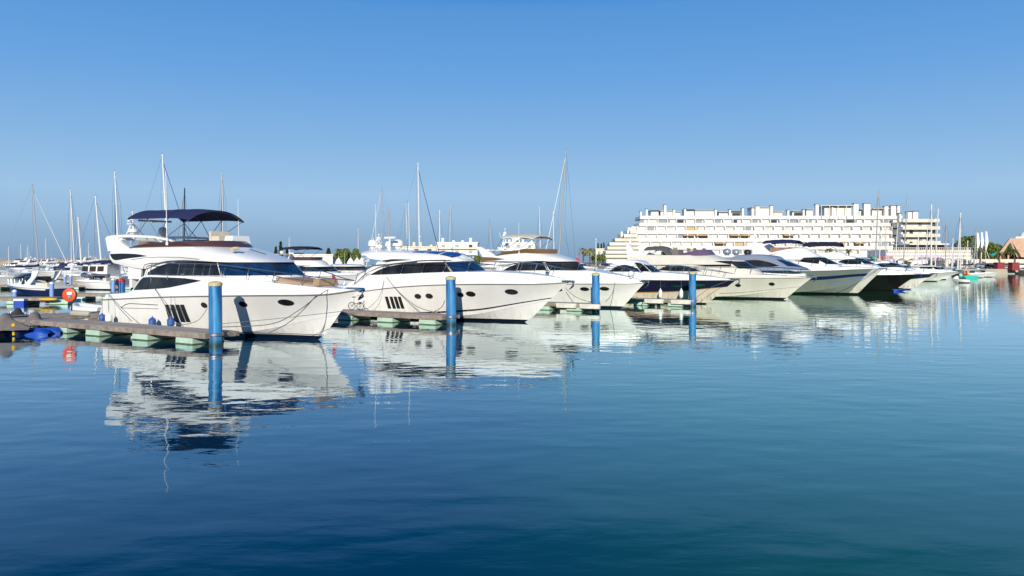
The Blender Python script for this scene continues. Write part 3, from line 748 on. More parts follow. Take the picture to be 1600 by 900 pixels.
ztf = crv([f.fit(px, py, -1.6) for px, py in ((752, 406), (775, 400), (800, 396.8), (820, 395.5))]+[(xfl-.8, zfl+.02), (xfl, zfl)])
fly = Tier(outline(xfa, xfb, W2, 3.4, 2.2), outline(xfa+.1, xfl, W2-.25, 2.0, 2.2), zb, ztf, .12, .02); fly.build(R3, 'flybridge', M_gel, nu=50, nv=8, under=True)
lo = crvpx(f, [(752, 407.5), (775, 407), (789, 405)], -W2); hi = crvpx(f, [(752, 402.5), (775, 402.5), (789, 404.5)], -W2)
mb = MB(); mb.prism([f.fit(px, py, -W2) for px, py in ((752, 408), (772, 407.5), (789, 404.6), (770, 402.2), (752, 401.5))], -W2-.02, -W2+.1); mb.build('overhang_panel', M_tanglass, R3, smooth=0)
xs0 = f.fit(772, 397, -1.5)[0]; xs1 = f.fit(867, 389, 0)[0]
zsn = crv([(xs0, ztf(xs0)+.05)]+[f.fit(px, py, -1.4) for px, py in ((790, 394.5), (812, 390.5), (822, 388.6))]+[(xs1, f.fit(867, 389.3, 0)[1])])
scr = Tier(outline(xs0, xfl-.05, W2-.27, 1.9, 2.3), outline(xs0, xs1, W2-.16, 1.9, 2.3), lambda x: ztf(x)-.02, zsn, .02); scr.build(R3, 'tinted_wind_deflector', M_tanglass, cap=False, aft=False)
fin = [f.fit(px, py, -1.5) for px, py in ((745, 385.5), (753, 386), (765, 393), (775, 399.5), (790, 402), (776, 404), (755, 402), (751, 395))]
for sg in (-1, 1): mb = MB(); mb.prism(fin, sg*1.58, sg*1.44); mb.build('radar_arch', M_gel, R3, smooth=0)
xb_, zb_ = f.fit(750, 388, -1.5)
mb = MB(); mb.box((xb_+.5, 0, zb_-.15), (.7, 2.9, .12)); mb.build('arch_crossbeam', M_gel, R3)
radar_mast(R3, xb_+1.2, .3, zb_-.15, 1.75)
mb = MB(); mb.box((xb_+1.2, .3, zb_-.15), (1.6, .3, .08)); mb.build('mast_bracket', M_white, R3)
bx0, bz0 = f.fit(785, 373, -1.5); bx1, bz1 = f.fit(826, 376, -1.5); bzc = f.fit(832, 365, 0)[1]
bimini(R3, bx0, bx1+.4, 1.55, bz0+.38, bzc, bz1+.42, M_cream, feet=((.02, bx0-.9, ztf(0)+.1), (.33, bx0+1.5, ztf(0)+.3), (.66, bx0+.2, ztf(0)+.3), (.98, bx0+1.6, ztf(0)+.4)), droop=.26, flap=.08)
x, z = f.fit(811, 397, -1.6); antenna(R3, x, -1.6, z, 2.4, lean=-.01)
guard_rail(Y.deck, R3, .30, .985, lambda k: .62-.1*k, nst=9, lean=.4, inset=.07)
xe = Y.xt; zd = Y.topf(xe)
mb = MB(); mb.box((xe-.1, 0, zd+.02), (.8, .3, .10)); mb.build('bow_roller', M_steel, R3); anchor(R3, xe, zd)
mb = MB(); xq = f.fit(985, 434, -.6)[0]; mb.sphere((xq, -.5, Y.topf(xq)+.3), .22); mb.tube([(xq, -.5, Y.topf(xq)), (xq, -.5, Y.topf(xq)+.2)], .08); mb.build('searchlight', M_white, R3)
mb = MB(); mb.box((-14.6, 0, .42), (1.0, 3.8, .12)); mb.build('swim_platform', M_teak, R3)
# =====================================================================  MIDDLE ROW: yachts four to nine
def arch_wing(R, f, px_poly, yl, th=.12, m=None, name='radar_arch'):
    poly = [f.fit(px, py, -yl) for px, py in px_poly]
    for sg in (-1, 1): mb = MB(); mb.prism(poly, sg*yl, sg*(yl-th)); mb.build(name, m or M_gel, R, smooth=0)
def bow_fittings(R, Y, rail=(.3, .985, .6, 8)):
    xe = Y.xt; zd = Y.topf(xe)
    mb = MB(); mb.box((xe-.1, 0, zd+.02), (.8, .3, .10)); mb.build('bow_roller', M_steel, R); anchor(R, xe, zd)
    guard_rail(Y.deck, R, rail[0], rail[1], lambda k: rail[2]-.15*k*k, nst=rail[3], lean=.35, inset=.08, r=.024)
def house(R, f, W, base_aft, base_front, top_front, base_y, top_pts, name='deckhouse', m=None, r=3.6, n=2.3, dW=.22, bulge=.05, crown=.06, aft_top=None, under=False):
    xa_ = f.fit(*base_aft, -W)[0]; xf0, z0 = f.fit(*base_front, 0); xf1, z1 = f.fit(*top_front, 0)
    za = f.fit(*base_aft, -W)[1]; xt_a = xa_+.3 if aft_top is None else f.fit(*aft_top, -W)[0]
    zt_ = crv([f.fit(px, py, -W*.85) for px, py in top_pts]+[(xf1, z1)])
    zb_ = (lambda x: lerp(za, z0, min(1, max(0, (x-xa_)/(xf0-xa_))))-.3) if not callable(base_y) else base_y
    T = Tier(outline(xa_, xf0, W, r, n), outline(xt_a, xf1, W-dW, min(r, (xf1-xt_a)*.6), n), zb_, zt_, bulge, crown)
    T.build(R, name, m or M_gel, nu=44, nv=6, under=under); return T
def leaf(R, T, f, W, lo_px, hi_px, m, name='side_window', off=.02, sides=(-1, 1)):
    lo = crvpx(f, lo_px, -W); hi = crvpx(f, hi_px, -W)
    x0 = max(f.fit(*lo_px[0], -W)[0], f.fit(*hi_px[0], -W)[0]); x1 = min(f.fit(*lo_px[-1], -W)[0], f.fit(*hi_px[-1], -W)[0])
    T.win_x(R, x0, x1, lo, hi, m, name, off=off, sides=sides)

# ---- four: open sports cruiser, navy topsides
H4 = hull_mat('navy_hull_cream_bottom', (0.012, 0.014, 0.042), (0.01, 0.012, 0.012), 0.10, bands=((-2, .40, (.70, .62, .50)), (.40, .45, (.55, .30, .08))), rough=.12)
Y = base_boat('sports_yacht', 'low sports yacht with black-navy topsides over a cream bottom, at the fourth blue pile', (1105, 475), -32, 2.1, (1150, 437.8), -13.5,
    [(960, 440), (1004, 437.6), (1040, 438), (1077, 438), (1120, 438), (1150, 437.8)], [(950, 431), (990, 427), (1034, 426), (1060, 428), (1100, 431.5), (1140, 436), (1149, 437)], H4, rk=.3, hk=dict(zc1=1.0))
f, h, R4 = Y.f, Y.hull, Y.root; Y4 = Y
for px, py in ((1031, 447.5), (1055, 447), (1091, 445.5)):
    x, z = Y.fh(px, py)
    for sg in (-1, 1): mb = MB(); h.ellipse(mb, x, z, .42, .09, sg, .014); mb.build('porthole', M_steel, R4)
T = house(R4, f, 1.6, (937, 427), (1040, 425.5), (1012, 412.5), None, [(945, 419), (960, 410.5), (975, 407), (990, 407.3)], r=3.0, dW=.3)
leaf(R4, T, f, 1.55, [(952, 424.5), (975, 424.5), (1003, 425)], [(952, 424), (962, 416.5), (975, 413.8), (985, 415.8), (1003, 424.5)], M_glass, 'side_window')
uw = T.inv(f.fit(996, 420, -1.5)[0], f.fit(996, 420, -1.5)[1])[0]
T.win_u(R4, uw, 1, .30, .88, M_glass)
mb = MB(); [mb.tube([T.S(ua, .28, sg, .02), T.S(ua, .92, sg, .02)], .03, 5) for ua in (uw, .8) for sg in (-1, 1)]; mb.build('windscreen_frame', M_gel, R4)
bow_fittings(R4, Y)
lathe_part(R4, 'searchlight', dome_prof(.2, .4), (f.fit(986, 430, -.5)[0], -.5, Y.topf(-6)), M_white)

# ---- five: long white flybridge yacht
H5 = hull_mat('cream_hull_line', (0.74, 0.71, 0.63), (0.008, 0.008, 0.01), 0.16, bands=((0.15, 0.175, (0.05, 0.05, 0.05)),))
Y = base_boat('flybridge_yacht', 'long cream flybridge yacht with purple wind deflector and slate grey canopy near its stern', (1227, 468), -32, 2.6, (1270, 433.2), -19,
    [(1040, 440), (1100, 436.5), (1160, 434.3), (1200, 434.3), (1250, 434.3), (1270, 433.2)], [(1040, 430), (1100, 429), (1160, 428.4), (1200, 429.5), (1235, 431), (1262, 432.6), (1269, 433)], H5, rk=.3, deck_m=M_gel2, hk=dict(zc1=1.0))
f, h, R5 = Y.f, Y.hull, Y.root; Y5 = Y
for px, py in ((1151, 446), (1204, 444)):
    x, z = Y.fh(px, py); h.porthole(R5, x, z, .25, .14)
W = 2.0
T = house(R5, f, W, (983, 424), (1196, 424), (1162, 407), None, [(985, 407), (1010, 405), (1060, 405.5), (1100, 406), (1140, 406.5)], m=M_gel2, r=5, dW=.3)
leaf(R5, T, f, W-.05, [(1028, 422), (1060, 424), (1097, 424)], [(1028, 421.5), (1044, 415.5), (1066, 415.5), (1097, 423.6)], M_glass, 'lower_side_window')
leaf(R5, T, f, W-.12, [(1077, 413.5), (1110, 416.5), (1140, 417)], [(1077, 413), (1090, 409.5), (1104, 408.3), (1140, 407.5)], M_glass, 'upper_side_window')
uw = T.inv(f.fit(1140, 412, -W+.1)[0], f.fit(1140, 412, -W+.1)[1])[0]
T.win_u(R5, uw, 1, .42, .92, M_glass)
T2 = house(R5, f, 1.95, (975, 409), (1166, 408), (1118, 398.5), None, [(985, 401), (1010, 398.5), (1060, 399), (1085, 398.5), (1105, 398)], name='flybridge', m=M_gel2, r=4, dW=.3, aft_top=(980, 400), under=True)
xs0, xs1 = f.fit(1060, 398, -1.4)[0], f.fit(1110, 389.5, 0)[0]
scr = Tier(outline(xs0, f.fit(1118, 398.5, 0)[0], 1.5, 2.0), outline(xs0+.4, xs1, 1.25, 1.8), lambda x: T2.zt(x)-.05, crv([(xs0, T2.zt(xs0)+.15), f.fit(1080, 392.5, -1.3), f.fit(1090, 390, -1.2), (xs1, f.fit(1110, 390, 0)[1])]), .02)
scr.build(R5, 'tinted_wind_deflector', mat('purple_acrylic', (.13, .09, .15), .12), cap=False, aft=False)
bx0 = f.fit(995, 392, -1.4)[0]; bx1 = f.fit(1030, 392, -1.4)[0]; bz = f.fit(1010, 387, 0)[1]
bimini(R5, bx0+.8, bx1+.9, 1.5, bz+.1, bz+.15, bz-.55, mat('slate_canvas', (.10, .10, .10), .9), feet=((.02, bx0+.5, T2.zt(0)), (.5, bx0+1.5, T2.zt(0)), (.98, bx1+1.5, T2.zt(0))), droop=.3)
mb = MB(); mb.box((f.fit(1050, 396, 0)[0], .3, T2.zt(-8)+.3), (1.6, 1.4, .5)); mb.build('lounge_seat', M_grey, R5)
arch_wing(R5, f, [(978, 384), (984, 384), (990, 392), (1010, 399.5), (992, 401), (980, 400)], 1.6)
radar_mast(R5, f.fit(985, 384, 0)[0], 0, f.fit(985, 394, 0)[1], 1.4)
bow_fittings(R5, Y, (.35, .985, .75, 10))

# ---- silver-roofed coupe between five and six
Y = base_boat('coupe_yacht', 'motor yacht with arched silver-grey roof, its hull hidden behind the long cream flybridge yacht', (1229, 463.5), -32, 2.2, (1266, 430.5), -16,
    [(1120, 433), (1180, 432), (1230, 431.5), (1266, 430.5)], [(1110, 427), (1160, 424), (1220, 423), (1245, 425), (1262, 429), (1265, 430)], hull_mat('white_hull_far', GEL), rk=.3)
f, R5b = Y.f, Y.root
T = house(R5b, f, 1.8, (1135, 418), (1268, 417.5), (1225, 405.5), None, [(1138, 404), (1150, 400), (1170, 398.8), (1195, 400), (1212, 402.5)], m=M_gelg, r=3.6, dW=.35, crown=.12, name='silver_roof')
leaf(R5b, T, f, 1.75, [(1146, 417), (1180, 418), (1217, 415.8)], [(1146, 414), (1160, 407.5), (1180, 406.3), (1200, 409.5), (1217, 415.4)], M_glass, 'side_window')
T.win_u(R5b, .72, .97, .3, .8, M_blueglass)
for px, r_, mt in ((1136, .42, M_gelg), (1150, .38, M_gelg), (1168, .36, M_black)):
    x, z = f.fit(px, 398.5, .6); lathe_part(R5b, 'satellite_dome', dome_prof(r_, r_*1.7), (x, .6, z-.05), mt)
bow_fittings(R5b, Y, (.35, .985, .7, 8))

# ---- six: grey-green hull with navy band
H6 = hull_mat('grey_green_hull', (0.20, 0.235, 0.205), (0.006, 0.006, 0.008), 0.18, bands=((.55, .72, (.008, .018, .09)),), rough=.1, stem=(.955, (.62, .60, .53)))  # pale strip along the stem: sunlight on the bow painted into the hull colour
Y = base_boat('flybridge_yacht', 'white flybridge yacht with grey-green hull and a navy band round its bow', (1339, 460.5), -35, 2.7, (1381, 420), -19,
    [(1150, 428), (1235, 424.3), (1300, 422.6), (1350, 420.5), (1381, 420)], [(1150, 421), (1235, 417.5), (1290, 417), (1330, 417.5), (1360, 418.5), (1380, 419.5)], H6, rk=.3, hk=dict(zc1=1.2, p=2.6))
f, R6 = Y.f, Y.root; Y6 = Y
W = 2.0
T = house(R6, f, W, (1180, 417), (1325, 415.5), (1286, 401), None, [(1182, 402), (1210, 401), (1240, 401), (1270, 400.8)], r=4.5, dW=.3)
leaf(R6, T, f, W-.08, [(1226, 404), (1250, 409), (1278, 412.5)], [(1226, 403.3), (1250, 402.6), (1278, 402)], M_glass)
uw = T.inv(f.fit(1278, 407, -W+.1)[0], f.fit(1278, 407, -W+.1)[1])[0]; T.win_u(R6, uw, 1, .38, .92, M_glass)
T2 = house(R6, f, 1.95, (1176, 403), (1290, 402), (1262, 388), None, [(1178, 397), (1200, 395.5), (1215, 392), (1235, 388.5), (1250, 387.5)], name='flybridge', r=4, dW=.45, under=True, crown=.1)
arch_wing(R6, f, [(1170, 381), (1180, 378), (1190, 382), (1203, 394), (1215, 396), (1195, 399), (1178, 396)], 1.8)
bx0, bz = f.fit(1192, 376, -1.5); bx1 = f.fit(1242, 377, -1.5)[0]
bimini(R6, bx0, bx1, 1.6, bz+.05, bz+.14, bz, M_navy, feet=((.05, bx0+.5, T2.zt(0)), (.5, bx0+3, T2.zt(0)), (.95, bx1-.5, T2.zt(0))), droop=.28)
mb = MB(); mb.box((f.fit(1225, 390, 0)[0], .2, T2.zt(-9)+.35), (2.6, 1.6, .6)); mb.build('lounge_seat', mat('brown_cushion', (.3, .18, .13), .8, var=.2), R6)
radar_mast(R6, f.fit(1180, 378, 0)[0], 0, f.fit(1180, 384, 0)[1], 1.6)
bow_fittings(R6, Y, (.35, .985, .8, 10))

# ---- seven: black hull
H7 = hull_mat('black_hull', (0.010, 0.010, 0.010), (0.004, 0.004, 0.004), 0.1, rough=.12)
Y = base_boat('motor_yacht', 'black-hulled motor yacht with white deck and a long navy bimini', (1397, 454.3), -32, 2.6, (1435.5, 428.7), -19,
    [(1260, 432), (1330, 430), (1380, 429.5), (1436, 428.7)], [(1250, 424), (1300, 420), (1360, 420), (1400, 423), (1430, 427.5), (1435, 428.3)], H7, rk=.3)
f, R7 = Y.f, Y.root
T = house(R7, f, 2.0, (1270, 415), (1378, 413.5), (1346, 403), None, [(1275, 404), (1300, 400), (1320, 400), (1335, 402)], r=4, dW=.35)
leaf(R7, T, f, 1.9, [(1310, 410), (1330, 413), (1345, 413)], [(1310, 408.5), (1322, 405), (1345, 404.6)], M_glass); T.win_u(R7, .75, 1, .35, .92, M_glass)
T2 = house(R7, f, 1.7, (1272, 404), (1332, 402), (1318, 394.5), None, [(1275, 398), (1290, 395), (1305, 394)], name='flybridge', r=2.5, dW=.3)
bx0, bz = f.fit(1254, 381, -1.4); bx1 = f.fit(1312, 382, -1.4)[0]
bimini(R7, bx0, bx1, 1.6, bz+.15, bz+.25, bz+.1, M_navyd, feet=((.1, bx0+2.5, T2.zt(0)), (.6, bx0+4, T2.zt(0)), (.97, bx1-2.6, T2.zt(0))), droop=.4)
bow_fittings(R7, Y)
# ---- eight: navy over white
H8 = hull_mat('navy_over_white_hull', (0.012, 0.02, 0.075), (0.01, 0.04, 0.25), 0.12, bands=((-2, .38, (.78, .75, .68)),), rough=.12)
Y = base_boat('motor_yacht', 'motor yacht with navy topsides over a white bottom, bow just past the black hull', (1425, 452.5), -32, 2.2, (1460, 428), -15,
    [(1330, 430), (1380, 429), (1430, 428.4), (1460, 428)], [(1325, 425), (1380, 421), (1430, 424), (1459, 427.5)], H8, rk=.3, hk=dict(zc1=1.2))
f, R8 = Y.f, Y.root
T = house(R8, f, 1.7, (1345, 418), (1420, 418), (1400, 410.5), None, [(1348, 411), (1365, 408), (1385, 408.5)], r=3, dW=.35)
leaf(R8, T, f, 1.62, [(1366, 416), (1380, 417.5), (1396, 417.5)], [(1366, 414), (1376, 411.3), (1396, 411.3)], M_glass); T.win_u(R8, .7, 1, .35, .9, M_glass)
bow_fittings(R8, Y, (.3, .985, .6, 7))
# ---- nine: white day cruiser
Y = base_boat('day_cruiser', 'white day cruiser, its pale bow the last before the turquoise pedal boat', (1463, 439.8), -32, 1.9, (1502, 425.3), -12,
    [(1420, 426.5), (1460, 426), (1502, 425.3)], [(1415, 422.5), (1450, 421.5), (1480, 423), (1501, 425)], hull_mat('white_hull_far', GEL), rk=.3)
f, R9 = Y.f, Y.root
T = house(R9, f, 1.4, (1425, 421), (1475, 421), (1462, 416), None, [(1428, 417.5), (1440, 415.5), (1452, 415.5)], r=2.2, dW=.3); leaf(R9, T, f, 1.32, [(1437, 419.6), (1457, 420)], [(1437, 417), (1457, 417)], M_glass); T.win_u(R9, .7, 1, .35, .85, M_glass)
bow_fittings(R9, Y, (.3, .985, .55, 6))
# =====================================================================  PIERS, PILES, FENDERS, ROPES
def plank_mat(name, col):
    m = bpy.data.materials.new(name); m.use_nodes = True; nt = m.node_tree; b = nt.nodes['Principled BSDF']; b.inputs['Roughness'].default_value = .85
    tc = nt.nodes.new('ShaderNodeTexCoord'); w = nt.nodes.new('ShaderNodeTexWave'); w.bands_direction = 'X'; w.inputs['Scale'].default_value = 2.2; w.inputs['Distortion'].default_value = .15; w.wave_profile = 'SAW'
    n = nt.nodes.new('ShaderNodeTexNoise'); n.inputs['Scale'].default_value = 4; n.inputs['Detail'].default_value = 8
    mp = nt.nodes.new('ShaderNodeMapping'); mp.inputs['Scale'].default_value = (1, .2, 1)
    nt.links.new(tc.outputs['Object'], w.inputs[0]); nt.links.new(tc.outputs['Object'], mp.inputs[0]); nt.links.new(mp.outputs[0], n.inputs[0])
    r = nt.nodes.new('ShaderNodeValToRGB'); r.color_ramp.elements[0].color = (*[c*.45 for c in col], 1); r.color_ramp.elements[1].color = (*[min(1, c*1.35) for c in col], 1)
    mx = nt.nodes.new('ShaderNodeMath'); mx.operation = 'MULTIPLY_ADD'; mx.inputs[1].default_value = .35; nt.links.new(w.outputs['Fac'], mx.inputs[0]); nt.links.new(n.outputs['Fac'], mx.inputs[2])
    s = nt.nodes.new('ShaderNodeMath'); s.operation = 'SUBTRACT'; s.inputs[1].default_value = .12; nt.links.new(mx.outputs[0], s.inputs[0]); nt.links.new(s.outputs[0], r.inputs[0]); nt.links.new(r.outputs[0], b.inputs['Base Color'])
    return m
M_plank = plank_mat('weathered_planks', (.36, .31, .27))
M_edge = mat('pier_edge_timber', (.31, .255, .21), .85, var=.4, vscale=3, bump=.3, bscale=12)
M_mint = mat('mint_float', (.46, .64, .52), .6, var=.15, vscale=2.5)
M_mintd = mat('float_waterline_grime', (.10, .14, .06), .9, var=.4)
def pier(label, fr, x0, x1, y0, y1, floats, name='finger_pier', fl=1.15, group='floating piers of the marina', z=.47, axis='x'):
    """deck in the frame fr between x0..x1, y0..y1 with floats centred at the given x (or y)"""
    R = thing(name, label, 'pier', (fr.o.x, fr.o.y, 0), math.radians(fr.deg), group)
    cx, cy = (x0+x1)/2, (y0+y1)/2
    mb = MB(); mb.box((cx, cy, z), (x1-x0-.14, y1-y0-.14, .10)); mb.build('deck', M_plank, R, smooth=0)
    mb = MB()
    for y in (y0+.03, y1-.03): mb.box((cx, y, z-.07), (x1-x0, .07, .20))
    mb.build('edge_beam', M_edge, R, smooth=0)
    mb = MB()
    mb.box((x1-.03, cy, z-.07), (.07, y1-y0-.14, .20))
    mb.build('end_beam', M_edge, R, smooth=0)
    for q in floats:
        mb = MB()
        if axis == 'x': c, d = (q, cy, .10), (fl, y1-y0-.1, .52)
        else: c, d = (cx, q, .10), (x1-x0-.1, fl, .52)
        mb.box(c, d, taper=.97); mb.box((c[0], c[1], -.0), (d[0]+.012, d[1]+.012, .09), m=1); mb.build('float', [M_mint, M_mintd], R, smooth=0)
    return R
M_pile = None
def pile_mat():
    m = bpy.data.materials.new('blue_pile_paint'); m.use_nodes = True; nt = m.node_tree; b = nt.nodes['Principled BSDF']; b.inputs['Roughness'].default_value = .45
    tc = nt.nodes.new('ShaderNodeTexCoord'); n = nt.nodes.new('ShaderNodeTexNoise'); n.inputs['Scale'].default_value = 5; n.inputs['Detail'].default_value = 8
    mp = nt.nodes.new('ShaderNodeMapping'); mp.inputs['Scale'].default_value = (1, 1, .12); nt.links.new(tc.outputs['Object'], mp.inputs[0]); nt.links.new(mp.outputs[0], n.inputs[0])
    r = nt.nodes.new('ShaderNodeValToRGB'); r.color_ramp.elements[0].position = .35; r.color_ramp.elements[0].color = (.010, .10, .30, 1); r.color_ramp.elements[1].position = .68; r.color_ramp.elements[1].color = (.06, .31, .60, 1)
    nt.links.new(n.outputs['Fac'], r.inputs[0])
    sp = nt.nodes.new('ShaderNodeSeparateXYZ'); nt.links.new(tc.outputs['Object'], sp.inputs[0]); l = nt.nodes.new('ShaderNodeMapRange'); l.inputs[1].default_value = .05; l.inputs[2].default_value = .30; nt.links.new(sp.outputs[2], l.inputs[0])
    k = nt.nodes.new('ShaderNodeMix'); k.data_type = 'RGBA'; k.inputs[6].default_value = (.02, .06, .05, 1); nt.links.new(l.outputs[0], k.inputs[0]); nt.links.new(r.outputs[0], k.inputs[7]); nt.links.new(k.outputs[2], b.inputs['Base Color']); return m
M_pile = pile_mat(); M_pcap = mat('pile_cap_yellow', (.62, .52, .25), .6, var=.25, vscale=8)
def pile(label, X, Yd, r=.27, h=2.62, tilt=0.0):
    R = thing('mooring_pile', label, 'mooring pile', (X, Yd, 0), 0, 'blue mooring piles at the pier ends')
    R.rotation_euler = (random.uniform(-.006, .006), random.uniform(-.012, .012), 0)
    mb = MB(); mb.lathe([(r, -2.5), (r, h-.08)], n=28); mb.build('post', M_pile, R)
    mb = MB(); mb.lathe([(r+.015, h-.14), (r+.025, h-.10), (r+.02, h-.02), (r*.8, h+.03), (r*.3, h+.06), (.01, h+.07)], n=28); mb.build('cap', M_pcap, R)
    mb = MB(); mb.lathe([(r+.03, .38), (r+.07, .40), (r+.07, .50), (r+.03, .52)], n=24); mb.box((-.35, .2, .45), (.9, .3, .08), rz=math.radians(-32)); mb.build('guide_ring', M_steeld, R)
    return R
NTH = ['nearest', 'second', 'third', 'fourth']
def fx(f, px, py, yl): return f.fit(px, py, yl)[0]
# finger piers one to four
f = Y1.f; pier('nearest long finger pier along the white yacht with the navy bimini', f, -19.5, fx(f, 321, 520, -4.45), -4.45, -2.75, [fx(f, 94, 520, -4.4), fx(f, 144, 525, -4.4), fx(f, 218, 530, -4.4), fx(f, 287, 537, -4.4), fx(f, 94, 520, -4.4)-2.9])
x = fx(f, 337, 538, -3.95); p = fr_world(f, (x, -3.95, 0)); pile('nearest and tallest-looking blue pile, casting its shadow on the first white hull', p.x, p.y)
f = Y2.f; pier('second finger pier, beside the hardtop yacht with blue roof panels', f, -19.5, fx(f, 690, 493, -4.5), -4.5, -2.8, [fx(f, 540, 498, -4.4), fx(f, 602, 502, -4.4), fx(f, 668, 505, -4.4)])
x = fx(f, 705, 506, -3.75); p = fr_world(f, (x, -3.75, 0)); pile('second blue pile from the left, in front of the hardtop yacht', p.x, p.y)
f = Y3.f; pier('third finger pier with white padded edges', f, -17, fx(f, 921, 480, -4.7), -4.7, -3.0, [fx(f, 897, 486, -4.6), fx(f, 848, 484, -4.6)])
x = fx(f, 931, 487, -3.9); p3 = fr_world(f, (x, -3.9, 0)); pile('third blue pile from the left, in front of the yacht with the cream bimini', p3.x, p3.y)
f = Y4.f; pier('fourth finger pier with two white padded corners, beside the navy hull', f, -17, fx(f, 1072, 475, -5.0), -5.0, -3.3, [fx(f, 1001, 474, -4.9), fx(f, 1055, 475, -4.9)])
x = fx(f, 1082, 479, -4.2); p4 = fr_world(f, (x, -4.2, 0)); pile('smallest and farthest blue pile, in front of the navy-hulled sports yacht', p4.x, p4.y)
M_pad = mat('stained_white_pad', (.74, .70, .62), .8, var=.25, vscale=3, bump=.3)
for f_, lst, y_ in ((Y3.f, ((885, 'white dock pad between floats of the third finger pier'), (922, 'white dock pad against the third blue pile')), -4.76), (Y4.f, ((1022, 'left white dock pad of the fourth finger pier'), (1064, 'white dock pad next to the fourth blue pile')), -5.06)):
    for px, lb in lst:
        R = MB(); x = fx(f_, px, 475, y_); R.box((0, 0, 0), (1.5, .16, .26)); R.box((0, 0, .1), (1.56, .12, .16)); o = R.build('dock_pad', M_pad, smooth=50); q = fr_world(f_, (x, y_, .36)); o.location = q; o.rotation_euler = (0, 0, math.radians(f_.deg)); tag(o, lb, 'dock pad', 'white pads on the pier edges')
# walkway joining the roots of the fingers
fw = Frame(fr_world(Y1.f, (-20.3, -8.5, 0))[:2], math.degrees(math.atan2(.75, .66)))
pier('main floating walkway behind the sterns of the yachts', fw, 0, 62, -1.1, 1.1, [1.5+3.1*i for i in range(20)], name='main_walkway', fl=1.2)

def fender(label, X, Yd, z, m, r=.15, h=.5, top=None, group='fenders hung along the yachts'):
    R = thing('fender', label, 'fender', (X, Yd, z), 0, group)
    mb = MB(); mb.lathe([(.03, h*.62), (.045, h*.5), (r*.7, h*.42), (r, h*.25), (r, -h*.3), (r*.75, -h*.44), (.03, -h*.5)], n=16); mb.build('bladder', m, R)
    mb = MB(); mb.tube([(0, 0, h*.55), (0, .02, (top or z+1.2)-z)], .012, 5); mb.build('lanyard', M_rope, R)
f = Y1.f
for px, py, m, r, lb, tp in ((159.5, 497, M_fblue, .16, 'blue ball fender at the stern corner of the first yacht', 1.75), (170, 497, M_white, .17, 'white fender with dark top beside the stern of the first yacht', 1.8),
        (238, 503, M_fblue, .17, 'blue fender low between pier and hull, left of the hull vents', .9), (267, 503, M_fblue, .17, 'blue fender hanging over the hull vents of the first yacht', 1.9)):
    x, z = f.fit(px, py, -2.55); q = fr_world(f, (x, -2.55, z)); fender(lb, q.x, q.y, q.z, m, r, .42, tp)
f = Y4.f
for px, lb in ((1032, 'left white fender hanging on the navy hull'), (1064.5, 'right white fender hanging on the navy hull')):
    x, z = f.fit(px, 459, -2.3); q = fr_world(f, (x, -2.3, z)); fender(lb, q.x, q.y, q.z, M_white, .15, .7, 2.0)
def yrope(f, pts, r, label, sag=0.0, m=None):
    P = []
    for px, py, yl in pts:
        x, z = f.fit(px, py, yl); P.append(fr_world(f, (x, yl, max(z, .05))))
    if len(P) == 2: P = catenary(P[0], P[1], sag)
    else:
        Q = [P[0]]
        for i in range(len(P)-1):
            for k in range(1, 7):
                t = k/6; p0 = P[max(i-1, 0)]; p1 = P[i]; p2 = P[i+1]; p3 = P[min(i+2, len(P)-1)]
                Q.append(.5*((2*p1)+(p2-p0)*t+(2*p0-5*p1+4*p2-p3)*t*t+(-p0+3*p1-3*p2+p3)*t**3))
        P = Q
    rope(P, r, label, m)
f = Y1.f
yrope(f, [(513, 452.5, -.5), (494, 464, -1.6), (468, 484, -2.7), (425, 506, -3.6), (347, 511, -4.1)], .018, 'long slack bow rope sagging from the first yacht to its pile')
yrope(f, [(495, 461, -1.6), (470, 488, -2.6), (448, 506, -3.0), (418, 521, -3.2)], .018, 'dark rope looping from the bow of the first yacht down to the water')
yrope(f, [(345, 506, -4.2), (440, 497, -2.9), (538, 486, -.9)], .012, 'thin taut line running forward along the first hull')
yrope(f, [(169, 459, -2.2), (185, 480, -2.5), (206, 502, -3.0)], .016, 'stern rope running down from the first yacht to its pier')
yrope(f, [(241, 450, -2.3), (258, 478, -2.6), (268, 503, -2.95)], .016, 'rope from the side window of the first yacht down past the hull vents')
yrope(f, [(324, 482, -2.4), (310, 500, -2.8), (288, 507, -3.0), (272, 505, -3.0)], .014, 'slack rope loop behind the nearest blue pile')
f = Y2.f
yrope(f, [(604, 433, -2.2), (622, 455, -2.5), (650, 478, -2.9), (676, 487, -3.4)], .02, 'thick mooring rope from the side of the hardtop yacht to the second pier')
yrope(f, [(600, 438, -2.2), (592, 465, -2.5), (575, 482, -2.9)], .014, 'thin rope down the quarter of the hardtop yacht')
yrope(f, [(695, 470, -4.3), (690, 480, -4.0), (678, 487, -3.6)], .02, 'rope curling from the second blue pile onto its pier')
f = Y3.f
yrope(f, [(884, 451, -2.2), (900, 464, -2.7), (920, 471, -3.3), (938, 473, -3.9)], .02, 'rope across the third hull towards the third blue pile')
yrope(f, [(961, 440, -1.6), (957, 458, -2.6), (946, 472, -3.9)], .02, 'rope from the bow of the third yacht to the third blue pile')
f = Y4.f
yrope(f, [(1139, 438, -.9), (1110, 450, -2.4), (1086, 466, -4.4)], .016, 'bow rope of the navy-hulled sports yacht to the fourth blue pile')
f = Y6.f
yrope(f, [(1372, 421, -.6), (1340, 436, -2.8), (1300, 445, -4.0)], .025, 'blue bow line slanting across the grey-green hull', m=M_blue2)

